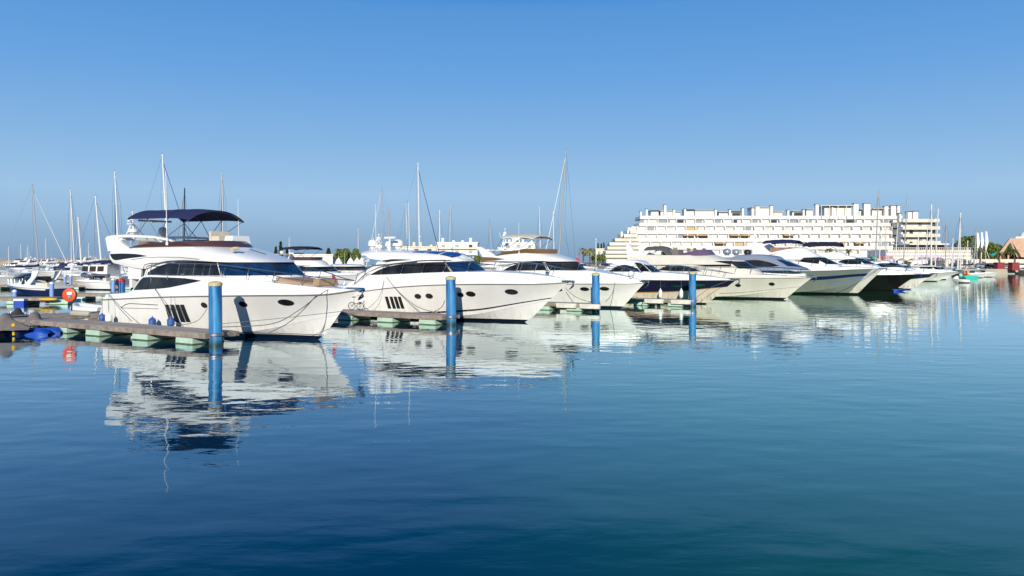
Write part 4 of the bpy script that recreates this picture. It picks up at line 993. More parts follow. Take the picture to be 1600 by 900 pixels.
# small pier furniture by the first two yachts
def bollard_box(label, X, Yd, z=.53):
    R = thing('service_pedestal', label, 'pedestal', (X, Yd, z), 0, None)
    mb = MB(); mb.box((0, 0, .45), (.28, .28, .9), taper=.9); mb.build('cabinet', M_white, R); mb = MB(); mb.lathe([(.13, .9), (.15, .95), (.12, 1.03), (.01, 1.06)], n=12); mb.build('lamp_cover', M_blueplastic, R)
q = fr_world(Y2.f, (fx(Y2.f, 556, 482, -3.2), -3.2, 0))
# folding bicycle on the second pier
R = thing('folding_bicycle', 'small folded bicycle standing on the second finger pier', 'bicycle', (q.x, q.y, .53), math.radians(-20))
for dx, nm in ((-.28, 'wheel'), (.30, 'wheel')):
    mb = MB()
    for k in range(8): mb.tube([(dx, 0, .24), (dx+.22*math.cos(k*PI/4), 0, .24+.22*math.sin(k*PI/4))], .006, 4)
    ring = [(dx+.23*math.cos(a*PI/10), 0, .24+.23*math.sin(a*PI/10)) for a in range(21)]; mb.tube(ring, .022, 6); mb.build('wheel', M_black, R)
mb = MB(); mb.tube([(-.28, 0, .24), (-.12, 0, .42), (.22, 0, .36), (.30, 0, .24)], .022); mb.tube([(-.12, 0, .3), (-.14, 0, .75)], .018); mb.tube([(.22, 0, .3), (.2, 0, .85), (.12, 0, .9)], .018); mb.tube([(.2, -.2, .86), (.2, .2, .86)], .015); mb.box((-.14, 0, .78), (.24, .12, .06)); mb.build('frame', M_steeld, R)

# lifebuoy station
P = at(112, 492, 44.0); X0, Y0 = P.x, P.y
R = thing('lifebuoy_stand', 'round orange lifebuoy housing on a dark post at the left walkway', 'lifebuoy', (X0, Y0, .5))
mb = MB(); mb.tube([(0, 0, 0), (0, 0, 1.25)], .04, 8); mb.build('post', M_black, R)
bz = 3.6-(461-405)*44/F-.5; mb = MB(); bx = -.1
prof = [(.0, 0)]
mb.lathe([(.02, .06), (.17, .06), (.2, .10), (.3, .13), (.37, .09), (.39, .0), (.37, -.09), (.3, -.12), (.02, -.12)], (bx, 0, bz), n=28, axis='y')
mb.build('housing', M_orange, R)
mb = MB(); mb.box((bx+.06, -.15, bz+.1), (.28, .04, .16)); mb.build('notice_plate', M_white, R)
mb = MB(); mb.box((bx+.06, -.15, bz-.08), (.16, .04, .18)); mb.build('rope_bag', M_steeld, R)

# floating tender behind the first yacht
def dinghy(label, loc, rz, L=2.8, w=.75, m=None, fl=None, group='inflatable dinghies', z=.0, cat='dinghy'):
    R = thing('inflatable_dinghy', label, cat, loc, rz, group); m = m or M_white
    path = [(-L/2, -w, .32), (0, -w, .33), (L*.28, -w*.85, .38), (L*.43, -w*.45, .48), (L*.5, 0, .52), (L*.43, w*.45, .48), (L*.28, w*.85, .38), (0, w, .33), (-L/2, w, .32)]
    Q = [Vector(path[0])]
    for i in range(len(path)-1):
        for k in range(1, 5):
            t = k/4; p0 = Vector(path[max(i-1, 0)]); p1 = Vector(path[i]); p2 = Vector(path[i+1]); p3 = Vector(path[min(i+2, len(path)-1)])
            Q.append(.5*((2*p1)+(p2-p0)*t+(2*p0-5*p1+4*p2-p3)*t*t+(-p0+3*p1-3*p2+p3)*t**3))
    mb = MB(); mb.tube(Q, .23, 10); mb.build('tube', m, R)
    mb = MB(); mb.grid([[(x, y*w*(1-max(0, x/L*1.6)**2), .1+abs(y)*.1-.1*(1-abs(y))) for y in (-1, -.5, 0, .5, 1)] for x in (-L/2, 0, L*.25, L*.45)]); mb.box((-L/2+.05, 0, .3), (.06, w*1.6, .4)); mb.build('floor', M_gelg, R)
    mb = MB(); mb.box((-L*.1, 0, .42), (.35, w*1.5, .06)); mb.build('thwart', M_white, R); return R
P = at(146, 484, 52); dinghy('white inflatable tender floating behind the stern of the first yacht', (P.x, P.y, 0), math.radians(158), 3.0, .8)
mb = MB(); mb.tube([(-.75, 0, 0), (-.6, 0, .0), (.6, 0, 0), (.75, 0, 0)], lambda k: .16 if .1 < k < .9 else .1, 12); o = mb.build('long_fender', M_ropel); P = at(126, 495, 42.8); o.location = (P.x, P.y, .68); o.rotation_euler = (0, 0, math.radians(-25)); tag(o, 'long off-white fender lying on the walkway left of the first yacht', 'fender')

# covered jet skis on a blue floating dock, bottom left corner
def jetski_cover(label, px, py, D, rz, hull_m, m=None, L=2.7, sc=1.0):
    P = at(px, py, D); R = thing('covered_jet_ski', label, 'jet ski', (P.x, P.y, 0), math.radians(rz), 'jet skis under grey covers'); R.scale = (sc, sc, sc*.82)
    hl = Hull(-L/2, L/2, .62, .55, crv([(-L/2, .42), (0, .45), (L/2, .62)]), 0, zc1=.4, zcm=.15); hl.build(R, hull_m)
    hf = crv([(-L/2, .48), (-L*.35, .72), (-.25, .80), (.12, 1.28), (.22, 1.30), (.5, .95), (L*.42, .62), (L/2+.06, .48)]); mb = MB(); rows = []
    for i in range(29):
        x = lerp(-L/2-.05, L/2+.06, i/28); zt = hf(x); wb = .60*(1-max(0, (x-.2)/(L/2-.1))**3*.75); wt = .10+.20*math.exp(-((x-.17)/.16)**2); r = []
        for k in range(13):
            a = -1+2*k/12; e = abs(a); y = (wb*e if e > .45 else wt*e/.45) if e > .45 else wt*e/.45
            y = lerp(wt, wb, (e-.45)/.55) if e > .45 else wt*e/.45
            z = zt-.03*(e/.45)**2 if e < .45 else lerp(zt-.03, .36, ((e-.45)/.55)**.85)
            wr = .025*math.sin(x*11+a*5)+.02*math.sin(x*23-a*9); r.append((x, math.copysign(y, a)+wr*e, z+wr*.4))
        rows.append(r)
    mb.grid(rows); mb.build('cover', m or M_grey, R, smooth=60); return R
jetski_cover('left grey-covered jet ski at the bottom left edge, black hull', 4, 522, 37.5, -5, M_black)
jetski_cover('right grey-covered jet ski beside the end of the pier', 57, 518, 40.5, 158, M_black, sc=.85)
jetski_cover('rear grey-covered jet ski behind the two nearer ones', 32, 503, 44, 185, M_black, M_greyd, sc=.85)
def float_dock():
    P = at(50, 522, 38.4); R = thing('jet_ski_dock', 'bright blue plastic floating dock under the covered jet skis', 'floating dock', (P.x, P.y, 0), math.radians(-8)); R.scale = (.85, 1.0, .8)
    for sg in (-1, 1):
        mb = MB(); prof = crv([(-1.5, .32), (-.9, .30), (-.3, .42), (0, .36), (.4, .40), (1.0, .46), (1.5, .14)]); rows = []
        for i in range(25):
            x = lerp(-1.5, 1.5, i/24); z = prof(x)*.8; w = .34-.10*math.exp(-((x+.1)/.25)**2)-.2*max(0, (x-.9)/.6)**2
            rows.append([(x, sg*.42-w, -.1), (x, sg*.42-w, z*.6), (x, sg*.42-w*.6, z), (x, sg*.42+w*.6, z), (x, sg*.42+w, z*.6), (x, sg*.42+w, -.1)])
        mb.grid(rows, closeu=True); mb.build('float_runner', M_blueplastic, R)
float_dock()
mb = MB(); mb.lathe([(.06, 0), (.06, .4), (.09, .42), (.09, .5), (.05, .55)], n=10); o = mb.build('mooring_marker', M_yel); P = at(21.5, 524, 37.2); o.location = (P.x, P.y, .05); tag(o, 'small yellow marker post at the waterline by the left jet ski', 'marker')
# =====================================================================  GENERIC BOATS FOR THE BASINS BEHIND
def cruiser(style, label, loc, rz, L=10.0, hb=1.6, zf=1.35, za=1.0, hm=None, cab=M_gel, group=None, canopy=None, name=None, cat='motorboat'):
    nm = name or {'fly': 'flybridge_cruiser', 'arch': 'open_cruiser', 'hard': 'hardtop_cruiser', 'small': 'speedboat', 'trawler': 'trawler_yacht'}[style]
    R = thing(nm, label, cat, loc, rz, group)
    xa_ = -L*.82; xt = L*.18
    h = Hull(xa_, xt, zf, hb, crv([(xa_, za), (xa_+L*.4, za+.08), (xt-.1*L, zf-.03), (xt, zf)]), .12, zc1=.6, zcm=.2)
    h.build(R, hm or WHITE_FAR, nt=20); h.strake(R, M_rub, w=.03, h=.05)
    T = [i/40 for i in range(41)]; zz = lin([(h.pt(t, 1)[0], h.pt(t, 1)[2]) for t in T])
    dz = crv([(xa_, .12), (xa_+L*.35, .28), (xt-.25*L, .25), (xt, .06)])
    def bot(u): p = h.pt(u, 1); return (p[0], max(0, p[1]-.01))
    def top(u): p = h.pt(u, 1); return (p[0]-.06*u**8, max(0, p[1]-.16*min(1, p[1]/.5)))
    D_ = Tier(bot, top, lambda x: zz(x)+.01, lambda x: zz(x)+dz(x), .02, .05); D_.build(R, 'topsides', M_gel, nu=26, nv=3)
    dk = lambda x: zz(x)+dz(x)
    def cab_t(x0, x1, W, z0, z1, slope, nmm='cabin', rr=None, under=False, aftlean=.2, crown=.08, m=None):
        t = Tier(outline(x0, x1, W, rr or min(2.2, (x1-x0)*.5), 2.3), outline(x0+aftlean, x1-slope, W-.2, (rr or min(2.2, (x1-x0)*.5))*.85, 2.4), (lambda x: z0), (lambda x: z1), .04, crown); t.build(R, nmm, m or cab, nu=24, nv=4, under=under); return t
    zc = dk(xa_+L*.5)
    if style == 'fly':
        t = cab_t(xa_+L*.22, xt-L*.30, hb*.82, zc-.2, zc+1.0, 1.1); t.win_u(R, .12, 1, .42, .88, M_glass, 'window_band', nu=24)
        t2 = cab_t(xa_+L*.10, xt-L*.42, hb*.84, zc+1.0, zc+1.55, .7, 'flybridge', under=True, crown=.05); x0, x1 = xa_+L*.25, xt-L*.50
        s = Tier(outline(x0, x1, hb*.62, 1.0), outline(x0+.2, x1+.1, hb*.60, 1.0), lambda x: zc+1.52, lambda x: zc+1.95, 0); s.build(R, 'wind_deflector', M_brownglass, cap=False, aft=False, nu=16, nv=2)
        mb = MB(); [mb.prism([(xa_+L*.10, zc+1.5), (xa_+L*.2, zc+1.5), (xa_+L*.13, zc+2.3), (xa_+L*.06, zc+2.3)], sg*hb*.72, sg*hb*.62) for sg in (-1, 1)]; mb.box((xa_+L*.095, 0, zc+2.28), (.5, hb*1.44, .1)); mb.build('radar_arch', M_gel, R)
        lathe_part(R, 'radar_dome', dome_prof(.25, .35), (xa_+L*.1, 0, zc+2.33), M_white); antenna(R, xa_+L*.12, hb*.6, zc+2.3, 2.2)
        if canopy: bimini(R, xa_+L*.16, xa_+L*.46, hb*.7, zc+3.1, zc+3.2, zc+3.1, canopy, feet=((.05, xa_+L*.3, zc+1.6), (.95, xa_+L*.3, zc+1.6)), droop=.25)
    elif style == 'arch':
        t = cab_t(xa_+L*.42, xt-L*.22, hb*.8, zc-.25, zc+.28, 1.0, crown=.12)
        x0, x1 = xa_+L*.36, xa_+L*.62; s = Tier(outline(x0, x1, hb*.78, 1.2), outline(x0, x1-.7, hb*.70, 1.0), lambda x: zc-.0, lambda x: zc+.75, .03); s.build(R, 'windscreen', M_glass, cap=False, aft=False, nu=20, nv=2)
        mb = MB(); [mb.tube([s.S(k/24, 1, sg) for k in range(25)], .025, 5) for sg in (-1, 1)]; mb.build('windscreen_rail', M_steel, R)
        poly = [(xa_+L*.36, zc-.05), (xa_+L*.24, zc+.8), (xa_+L*.20, zc+1.25), (xa_+L*.26, zc+1.38), (xa_+L*.31, zc+1.25), (xa_+L*.33, zc+.7), (xa_+L*.46, zc-.05)]
        mb = MB(); [mb.prism(poly, sg*hb*.86, sg*hb*.78) for sg in (-1, 1)]; mb.box((xa_+L*.255, 0, zc+1.32), (.5, hb*1.6, .1)); mb.build('radar_arch', M_gel, R)
        lathe_part(R, 'radar_dome', dome_prof(.22, .3), (xa_+L*.25, 0, zc+1.36), M_white)
        mb = MB(); mb.box((xa_+L*.2, 0, zc), (L*.2, hb*1.3, .35)); mb.build('cockpit_seat', M_cream, R)
        if canopy:
            t3 = Tier(outline(xa_+.2, xa_+L*.55, hb*.82, 1.4), outline(xa_+.6, xa_+L*.5, hb*.6, 1.2), lambda x: zc, lambda x: zc+1.15, .1, .25); t3.build(R, 'cockpit_cover', canopy, nu=20, nv=4)
    elif style == 'hard':
        t = cab_t(xa_+L*.25, xt-L*.26, hb*.8, zc-.25, zc+.95, 1.7, crown=.16); t.win_u(R, .1, 1, .45, .86, M_glass, 'window_band', nu=24)
        mb = MB(); mb.box((xa_+L*.27, 0, zc+.95), (L*.16, hb*1.3, .08)); mb.build('roof_overhang', M_gel, R); lathe_part(R, 'radar_dome', dome_prof(.22, .3), (xa_+L*.34, 0, zc+1.08), M_white); antenna(R, xa_+L*.33, hb*.5, zc+1.0, 1.8)
    elif style == 'trawler':
        t = cab_t(xa_+L*.22, xt-L*.34, hb*.78, zc-.2, zc+1.35, .35, crown=.05, aftlean=.05)
        for sg in (-1, 1):
            for k in range(3): t.win_x(R, xa_+L*(.27+.11*k), xa_+L*(.36+.11*k), lambda x: zc+.45, lambda x: zc+1.15, mat('brown_window', (.05, .03, .02), .2), 'window', sides=(sg,), nx=4, nz=2)
        t.win_u(R, .62, 1, .45, .88, M_glass, 'windscreen')
        if canopy: bimini(R, xa_+L*.02, xa_+L*.5, hb*.85, zc+1.75, zc+2.0, zc+1.8, canopy, feet=((.05, xa_+L*.1, zc+.4), (.95, xa_+L*.45, zc+1.2)), droop=.35)
    else:
        t = cab_t(xa_+L*.45, xt-L*.2, hb*.7, zc-.25, zc+.15, .6, crown=.1, nmm='cuddy')
        s = Tier(outline(xa_+L*.38, xa_+L*.6, hb*.7, .6), outline(xa_+L*.38, xa_+L*.54, hb*.62, .5), lambda x: zc-.05, lambda x: zc+.42, .02); s.build(R, 'windscreen', M_glass, cap=False, aft=False, nu=16, nv=2)
        mb = MB(); mb.box((xa_+L*.18, 0, zc), (.5, hb*1.2, .4)); mb.build('bench_seat', M_cream, R)
        mb = MB(); mb.box((xa_-.15, 0, .9), (.3, .35, .7), taper=.7); mb.build('outboard_motor', M_black, R)
    guard_rail(D_, R, .38, .985, .45, nst=5, lean=.2, inset=.06, r=.018)
    return R
WHITE_FAR = hull_mat('white_hull_far', GEL)
NAVY_BAND = hull_mat('white_hull_navy_band', (.012, .014, .06), bands=((.8, 1.2, GEL),))
GREY_HULL = hull_mat('pale_grey_hull', (.55, .57, .58))
def place(px, wl): P = water_at(px, wl); return (P.x, P.y, 0)

def sailboat(label, px, wl, top, foot=None, cover=None, furl=None, L=None, spreaders=2, mast_m=None, away=1, group='sailing yachts berthed in the marina', back=True, radar=False, hm=None, rmast=.16, furlr=.12, mast_base=None):
    """mast foot at px on the water row wl, masthead seen at top; foot = where the furled headsail meets the deck"""
    P = water_at(px, wl); D = P.y; T = at(top[0], top[1], D); Hm = T.z; L = L or Hm*.78; Lb = L*.42
    if foot is not None: c = max(-.98, min(.98, (foot-px)/F*D/Lb)); a = math.acos(c)*away
    else: a = math.radians(148)
    R = thing('sailing_yacht', label, 'sailboat', (P.x, D, 0), a, group)
    inv = Matrix.Rotation(-a, 3, 'Z'); tv = inv @ Vector((T.x-P.x, 0, 0)); hd = Vector((tv.x, tv.y, Hm)); base = Vector((0, 0, 1.2))
    xa_, xt = -L*.55, L*.45; hb = L*.155; h = Hull(xa_, xt, 1.25, hb, crv([(xa_, .95), (0, .98), (xt, 1.25)]), -.25, t0=.3, p=2.0, tw0=.1, pw=1.8, zc1=.25, zcm=.1, bcf=.75, aft=.78, conc=.2); h.build(R, hm or WHITE_FAR, nt=18)
    T2 = [i/30 for i in range(31)]; zz = lin([(h.pt(t, 1)[0], h.pt(t, 1)[2]) for t in T2])
    D_ = Tier(lambda u: (h.pt(u, 1)[0], max(0, h.pt(u, 1)[1]-.01)), lambda u: (h.pt(u, 1)[0], max(0, h.pt(u, 1)[1]-.06)), lambda x: zz(x)+.005, lambda x: zz(x)+.06, 0, .08); D_.build(R, 'deck', M_gel, nu=20, nv=1)
    c = Tier(outline(-L*.2, L*.22, hb*.6, L*.2), outline(-L*.18, L*.16, hb*.48, L*.16), lambda x: 1.0, lambda x: 1.45, .03, .06); c.build(R, 'coachroof', M_gel, nu=18, nv=3); c.win_u(R, .1, .8, .35, .8, M_glass, 'cabin_window', nu=12, nv=2)
    def mp(k): return base.lerp(hd, k)
    mb = MB(); mb.tube([mp(0), mp(.5), mp(1)], lambda k: rmast*(1-.3*k), 8); ms = mb.build('mast', mast_m or M_alu, R)
    mb = MB(); tp = mp(1); mb.tube([tp, tp+Vector((0, 0, .5))], .012, 4); mb.tube([tp+Vector((-.3, 0, .12)), tp+Vector((.35, 0, .12))], .012, 4); mb.build('masthead_vane', M_stay, ms)
    sp = [.38, .68][:spreaders] if spreaders > 1 else [.55][:spreaders]; tips = []
    for k in sp:
        q = mp(k); w = .85-.25*k; mb = MB(); mb.tube([q+Vector((-.1, -w, .04)), q, q+Vector((-.1, w, .04))], .022, 5); mb.build('spreader', mast_m or M_alu, R); tips.append((q, w))
    for sg in (-1, 1):
        mb = MB(); pts = [Vector((-.1, sg*hb*.9, 1.0))]+[q+Vector((-.1, sg*w, .04)) for q, w in tips]+[mp(.97)]; mb.tube(pts, .02, 4); mb.build('shroud', M_stay, R)
    if back: mb = MB(); mb.tube([mp(.995), Vector((xa_+.2, 0, 1.05))], .02, 4); mb.build('backstay', M_stay, R)
    fa = Vector((xt-.35, 0, 1.3)); m = furl or M_staywhite; mb = MB(); mb.tube([fa, fa.lerp(mp(.94), .08), fa.lerp(mp(.94), .5), mp(.94)], lambda k: (furlr if furl else .02)*(1-.55*k), 6); mb.build('furled_headsail' if furl else 'forestay', m if furl else M_stay, R)
    b0 = mp(0)+Vector((0, 0, .75)); b1 = Vector((-L*.42, 0, 2.05)); mb = MB(); mb.tube([b0, b1], .06, 6); mb.build('boom', M_alu, R)
    if cover is not None:
        mb = MB(); mb.tube([b0+Vector((0, 0, .55)), b0.lerp(b1, .12)+Vector((0, 0, .32)), b0.lerp(b1, .5)+Vector((0, 0, .2)), b1+Vector((0, 0, .12))], lambda k: .26-.14*k, 8); mb.build('sail_cover', cover, R)
    if radar:
        q = mp(.3)+Vector((.35, 0, 0)); lathe_part(R, 'radar_dome', dome_prof(.25, .28), tuple(q), M_white)
    g = MB()
    for sg in (-1, 1):
        g.tube([D_.S(k/12, 1, sg)+Vector((0, 0, .55)) for k in range(13)], .012, 4)
    for k in range(0, 12, 2):
        for sg in (-1, 1): q = D_.S((k+.2)/12, 1, sg); g.tube([q, q+Vector((0, 0, .55))], .012, 4)
    g.build('lifeline', M_steel, R)
    return R

GS = 'sailing yachts berthed in the marina'
# left basin
sailboat('sailboat with grey leaning mast and white furled jib, second tall mast region at far left', 61, 434, (50.5, 289), foot=88, cover=M_navy, furl=M_staywhite, mast_m=M_alug, away=1)
sailboat('sailboat with dark grey mast crossed by the white furled jib slanting left', 117, 430, (110, 296), foot=92, cover=M_cream, furl=M_staywhite, mast_m=M_alug, away=1, furlr=.15)
sailboat('sailboat with a short bare white mast, third from the left', 128, 433, (122, 339), cover=M_navy, spreaders=1, rmast=.19)
sailboat('sailboat with thick white mast and blue stay, left of the first yacht', 160, 441, (149, 306), foot=176, cover=M_cream, furl=mat('furled_blue', (.02, .12, .30), .8), rmast=.16, furlr=.04, spreaders=1)
sailboat('sailboat with tall white mast and navy furled jib just left of the first yacht', 186, 436, (179.5, 268), foot=157, cover=M_white, furl=M_staynavy, radar=True, furlr=.13)
sailboat('tallest white-masted sailboat of the left basin, mast rising through the navy bimini', 264, 438, (253.8, 241), foot=288, cover=M_navy, furl=mat('furled_blue', (.02, .12, .30), .8), rmast=.19, furlr=.09)
sailboat('sailboat with black furled mast seen behind the middle of the navy bimini', 287, 434, (288.5, 294), foot=272, cover=M_navyd, mast_m=mat('black_mast', (.015, .018, .03), .6), spreaders=0, furl=None)
sailboat('sailboat with silver mast right next to the black mast', 284, 428, (284.5, 312), cover=M_white, mast_m=M_alug, spreaders=2)
sailboat('sailboat with silver mast and navy furled jib behind the right end of the navy bimini', 349, 432, (347, 270), foot=327, cover=M_navy, furl=M_staynavy, mast_m=M_alug)
# middle
sailboat('sailboat with tan mast and white furled jib sweeping left, above the white domes', 596, 427, (596, 291), foot=566, cover=M_white, furl=M_staywhite, mast_m=mat('tan_mast', (.42, .34, .28), .5), radar=True)
sailboat('sailboat with thin tan mast just right of the white domes', 606, 421, (607.5, 324), cover=M_cream, mast_m=mat('tan_mast', (.42, .34, .28), .5))
sailboat('sailboat with thin grey mast between the domes and the tallest centre-left mast', 638, 424, (634, 318), foot=650, cover=M_cream, mast_m=M_alug)
sailboat('sailboat with tall white mast and dark blue furled jib above the hardtop yacht', 656, 428, (653, 254), foot=687, cover=M_navy, furl=M_staynavy, radar=True, rmast=.19)
sailboat('sailboat with short thick white mast above the roof of the hardtop yacht', 687, 422, (687, 328), foot=675, cover=M_white, spreaders=1)
sailboat('sailboat with thin dark grey mast in front of the white hotel', 702, 420, (704, 318), foot=692, cover=M_cream, mast_m=M_alug)
sailboat('sailboat with thin mast behind the radar mast of the third yacht', 769, 420, (765, 338), foot=775, mast_m=M_alug, cover=M_white)
sailboat('tallest sailboat in the centre, dark mast with white furled jib and pale blue sail cover', 872, 431, (884.5, 234), foot=845, cover=M_coverblue, furl=M_staywhite, mast_m=mat('bronze_grey_mast', (.30, .28, .27), .45), rmast=.21, away=-1)
sailboat('sailboat with slim white mast left of the tallest centre mast', 845, 420, (842.5, 323), foot=852, cover=M_coverblue)
sailboat('sailboat with short slim white mast directly beside the tallest centre mast', 866, 422, (864.5, 330), cover=M_white)
for px, wl, tp, lb in ((14, 421, 385, 'tiny far sailboat at the left edge of the horizon'), (33, 420, 381, 'tiny far sailboat left of the leaning grey mast'), (44, 420, 384, 'tiny far sailboat just left of the leaning grey mast foot'), (72, 421, 372, 'tiny far sailboat between leaning mast and slanting white jib'), (139, 421, 380, 'tiny far sailboat left of the thick white mast'), (205, 420, 352, 'thin far mast behind the swept fin of the first yacht'), (560, 419, 356, 'thin lone mast between the green trees and the white domes'), (452, 419, 372, 'thin short mast right of the three cypresses')):
    sailboat(lb, px, wl, (px-.5, tp), mast_m=M_alu, spreaders=1, rmast=.13)
for px, wl, tp, ft, lb in ((1374, 428, 362, 1386, 'sailboat with short mast crossing the coral kiosk'), (1434, 427, 368, 1420, 'sailboat with short mast and slanted jib before the dark glazed band'), (1448, 426, 356, 1436, 'sailboat with slim mast left of the stout white mast'), (1488, 427, 372, 1478, 'sailboat with short slim mast left of the lone white mast'), (1511, 427, 376, 1502, 'sailboat with short mast under the right tree clump'), (1533, 426, 366, 1540, 'sailboat with slim mast among the white banners')):
    sailboat(lb, px, wl, (px+1, tp), foot=ft, cover=M_cream, furl=M_staywhite, mast_m=M_alu, spreaders=1, rmast=.13, away=-1, furlr=.10)
# right basin
sailboat('sailboat with tall grey mast before the middle of the terraced building', 1367, 430, (1373, 299), foot=1350, cover=M_navy, mast_m=M_alug, away=-1)
sailboat('sailboat with tall dark mast before the right end of the terraced building', 1411, 429, (1418, 309), foot=1424, cover=M_navy, mast_m=M_alug, away=-1)
sailboat('sailboat with stout white mast before the cream end block', 1455, 429, (1455.5, 319), foot=1445, cover=M_cream, rmast=.21, away=-1)
sailboat('sailboat with white mast and navy cover between the cream block and the open sky', 1461, 427, (1466, 326), foot=1480, cover=M_navy, away=-1)
sailboat('sailboat with brownish mast, just right of the terraced buildings', 1477, 427, (1478.5, 346), foot=1468, cover=M_cream, mast_m=mat('tan_mast', (.42, .34, .28), .5), away=-1)
sailboat('sailboat with lone white mast and furled jib against the sky at right', 1496, 430, (1501, 332), foot=1484, cover=M_navy, furl=M_staywhite, away=-1)
sailboat('sailboat with thin mast before the big tree at right', 1521, 428, (1526, 357), foot=1530, cover=M_navy, mast_m=M_alug, away=-1)
sailboat('sailboat with short yellow-white mast between banners and the big tree', 1517, 426, (1519, 372), cover=M_cream, spreaders=1)
sailboat('sailboat with short mast left of the tall grey mast, centre of the building', 1385, 424, (1383, 352), cover=M_coverblue, spreaders=1)
sailboat('sailboat with short mast right of the red kiosk', 1398, 425, (1403, 348), foot=1390, cover=M_cream, away=-1)

# left basin motorboats
a148 = math.radians(148); am = math.radians(-32)
cruiser('arch', 'open cruiser with navy hull side and white swept arch behind the left pier', place(24, 461), a148+math.radians(8), 8.4, 1.45, 1.05, .75, hm=NAVY_BAND)
cruiser('trawler', 'cream trawler yacht with brown windows under a navy canopy', place(112, 446), math.radians(172), 10.5, 1.9, 1.5, 1.1, hm=hull_mat('cream_hull_far', (.68, .64, .52)), canopy=M_navy)
cruiser('arch', 'motorboat fully tented in navy canvas, below the leftmost mast', place(62, 436), math.radians(185), 11, 1.8, 1.4, 1.1, canopy=M_navy)
A = cruiser('fly', 'white flybridge cruiser cut by the left edge of the photo', place(2, 441), math.radians(-25), 13, 2.1, 1.7, 1.3)
B = cruiser('hard', 'pale grey hull cruiser at the left edge, in front of the white flybridge cruiser', place(8, 451), math.radians(-20), 9, 1.6, 1.5, 1.1, hm=GREY_HULL)
C = cruiser('hard', 'white hardtop cruiser between the two navy canopies', place(95, 437), a148, 10, 1.7)
Dn = cruiser('small', 'small white speedboat at the pier right of the orange lifebuoy', place(128, 452), math.radians(165), 6, 1.1, 1.0, .8)
def dup(src, label, px, wl, rz, sc=1.0, group='white motorboats in the far rows of the marina'):
    r = copy_tree(src); r['label'] = label; r['group'] = group; r.location = place(px, wl); r.rotation_euler = (0, 0, rz); r.scale = (sc, sc, sc); return r
FL = [('white boat squeezed between the left edge and the leaning grey mast', 22, 430, 150, .9, A), ('white hardtop boat under the foot of the slanting white jib', 100, 430, 150, .9, C), ('white flybridge boat hidden behind the short bare mast', 124, 429, 150, .8, A), ('white hardtop boat between thick mast and tall white mast', 170, 429, 150, .9, C), ('white boat tucked behind the cockpit of the first yacht', 205, 432, 150, 1.0, C),
      ('small white boat on the horizon at the leftmost masts', 68, 418, 150, .9, A), ('small white boat on the horizon between the bare mast and thick mast', 138, 418, 150, .9, A), ('small white boat on the horizon under the navy furled jib', 163, 418, 150, .9, C), ('small white boat far behind near the left edge', 26, 418, 150, .9, A), ('white hardtop boat at far left between the flybridge cruiser and the navy tent', 38, 433, 150, 1.0, C), ('white flybridge boat right of the navy-tented motorboat', 80, 430, 152, .8, A), ('white boat between the trawler canopy and the thick white mast', 146, 434, 150, 1.0, C), ('white hardtop boat in line with the tall white mast left of the first yacht', 178, 432, 145, .9, C), ('first of the far white cruisers under the breakwater, at the left edge', 12, 424, 160, 1.0, A), ('low white hardtop boat in front of the breakwater, left of the navy tent', 30, 427, 150, 1.0, C),
      ('white flybridge boat behind the navy-tented motorboat', 58, 422, 150, .9, A), ('white hardtop boat whose roof shows between the leftmost mast and the slanting jib', 84, 424, 155, 1.1, C),
      ('white flybridge boat behind the trawler canopy', 112, 424, 148, 1.05, A), ('white hardtop boat right behind the short bare mast', 133, 426, 150, 1.1, C), ('white flybridge boat by the thick white mast', 166, 424, 165, .9, A),
      ('white hardtop boat under the swept fin of the first yacht', 196, 427, 150, 1.1, C), ('small white flybridge boat seen under the overhang of the first yacht', 214, 425, -30, .8, A),
      ('tiny white boat on the horizon left of the leaning grey mast', 40, 419, 150, .8, C), ('tiny white flybridge boat on the horizon between the left masts', 98, 419, 150, .8, A), ('tiny white boat on the horizon beside the tall white mast', 148, 419, 150, .8, C), ('tiny white flybridge boat far behind the stern of the first yacht', 180, 419, 150, .75, A)]
for lb, px, wl, dg, sc, src in FL: dup(src, lb, px, wl, math.radians(dg), sc)
P = at(146, 447, 100); dinghy('grey inflatable dinghy hanging behind the trawler yacht', (P.x, P.y, 1.2), math.radians(150), 3.6, .9, M_steeld)
# centre boats
E_ = cruiser('fly', 'white flybridge cruiser under a black bimini, between the first two yachts', place(548, 455), math.radians(-18), 12.5, 2.1, 1.9, 1.5, canopy=M_black, group=None)
G_ = cruiser('hard', 'white cruiser with domed cream roof just left of the hardtop yacht', place(592, 450), math.radians(-24), 12, 2.0, 1.9, 1.5, cab=M_gel2)
dup(C, 'white hardtop boat far behind between the cypress trees and the black bimini', 455, 421, math.radians(160), 1.1)
dup(A, 'white flybridge boat under the palm and the round tree', 540, 421, math.radians(150), 1.0)
dup(C, 'white boat in the gap between the third yacht and the navy sports yacht', 925, 427, math.radians(-40), 1.1)
dup(A, 'white flybridge boat behind the furled pale blue sail', 905, 424, math.radians(-40), .9)
dup(C, 'low white boat behind the stern of the third yacht', 752, 424, math.radians(150), 1.1)
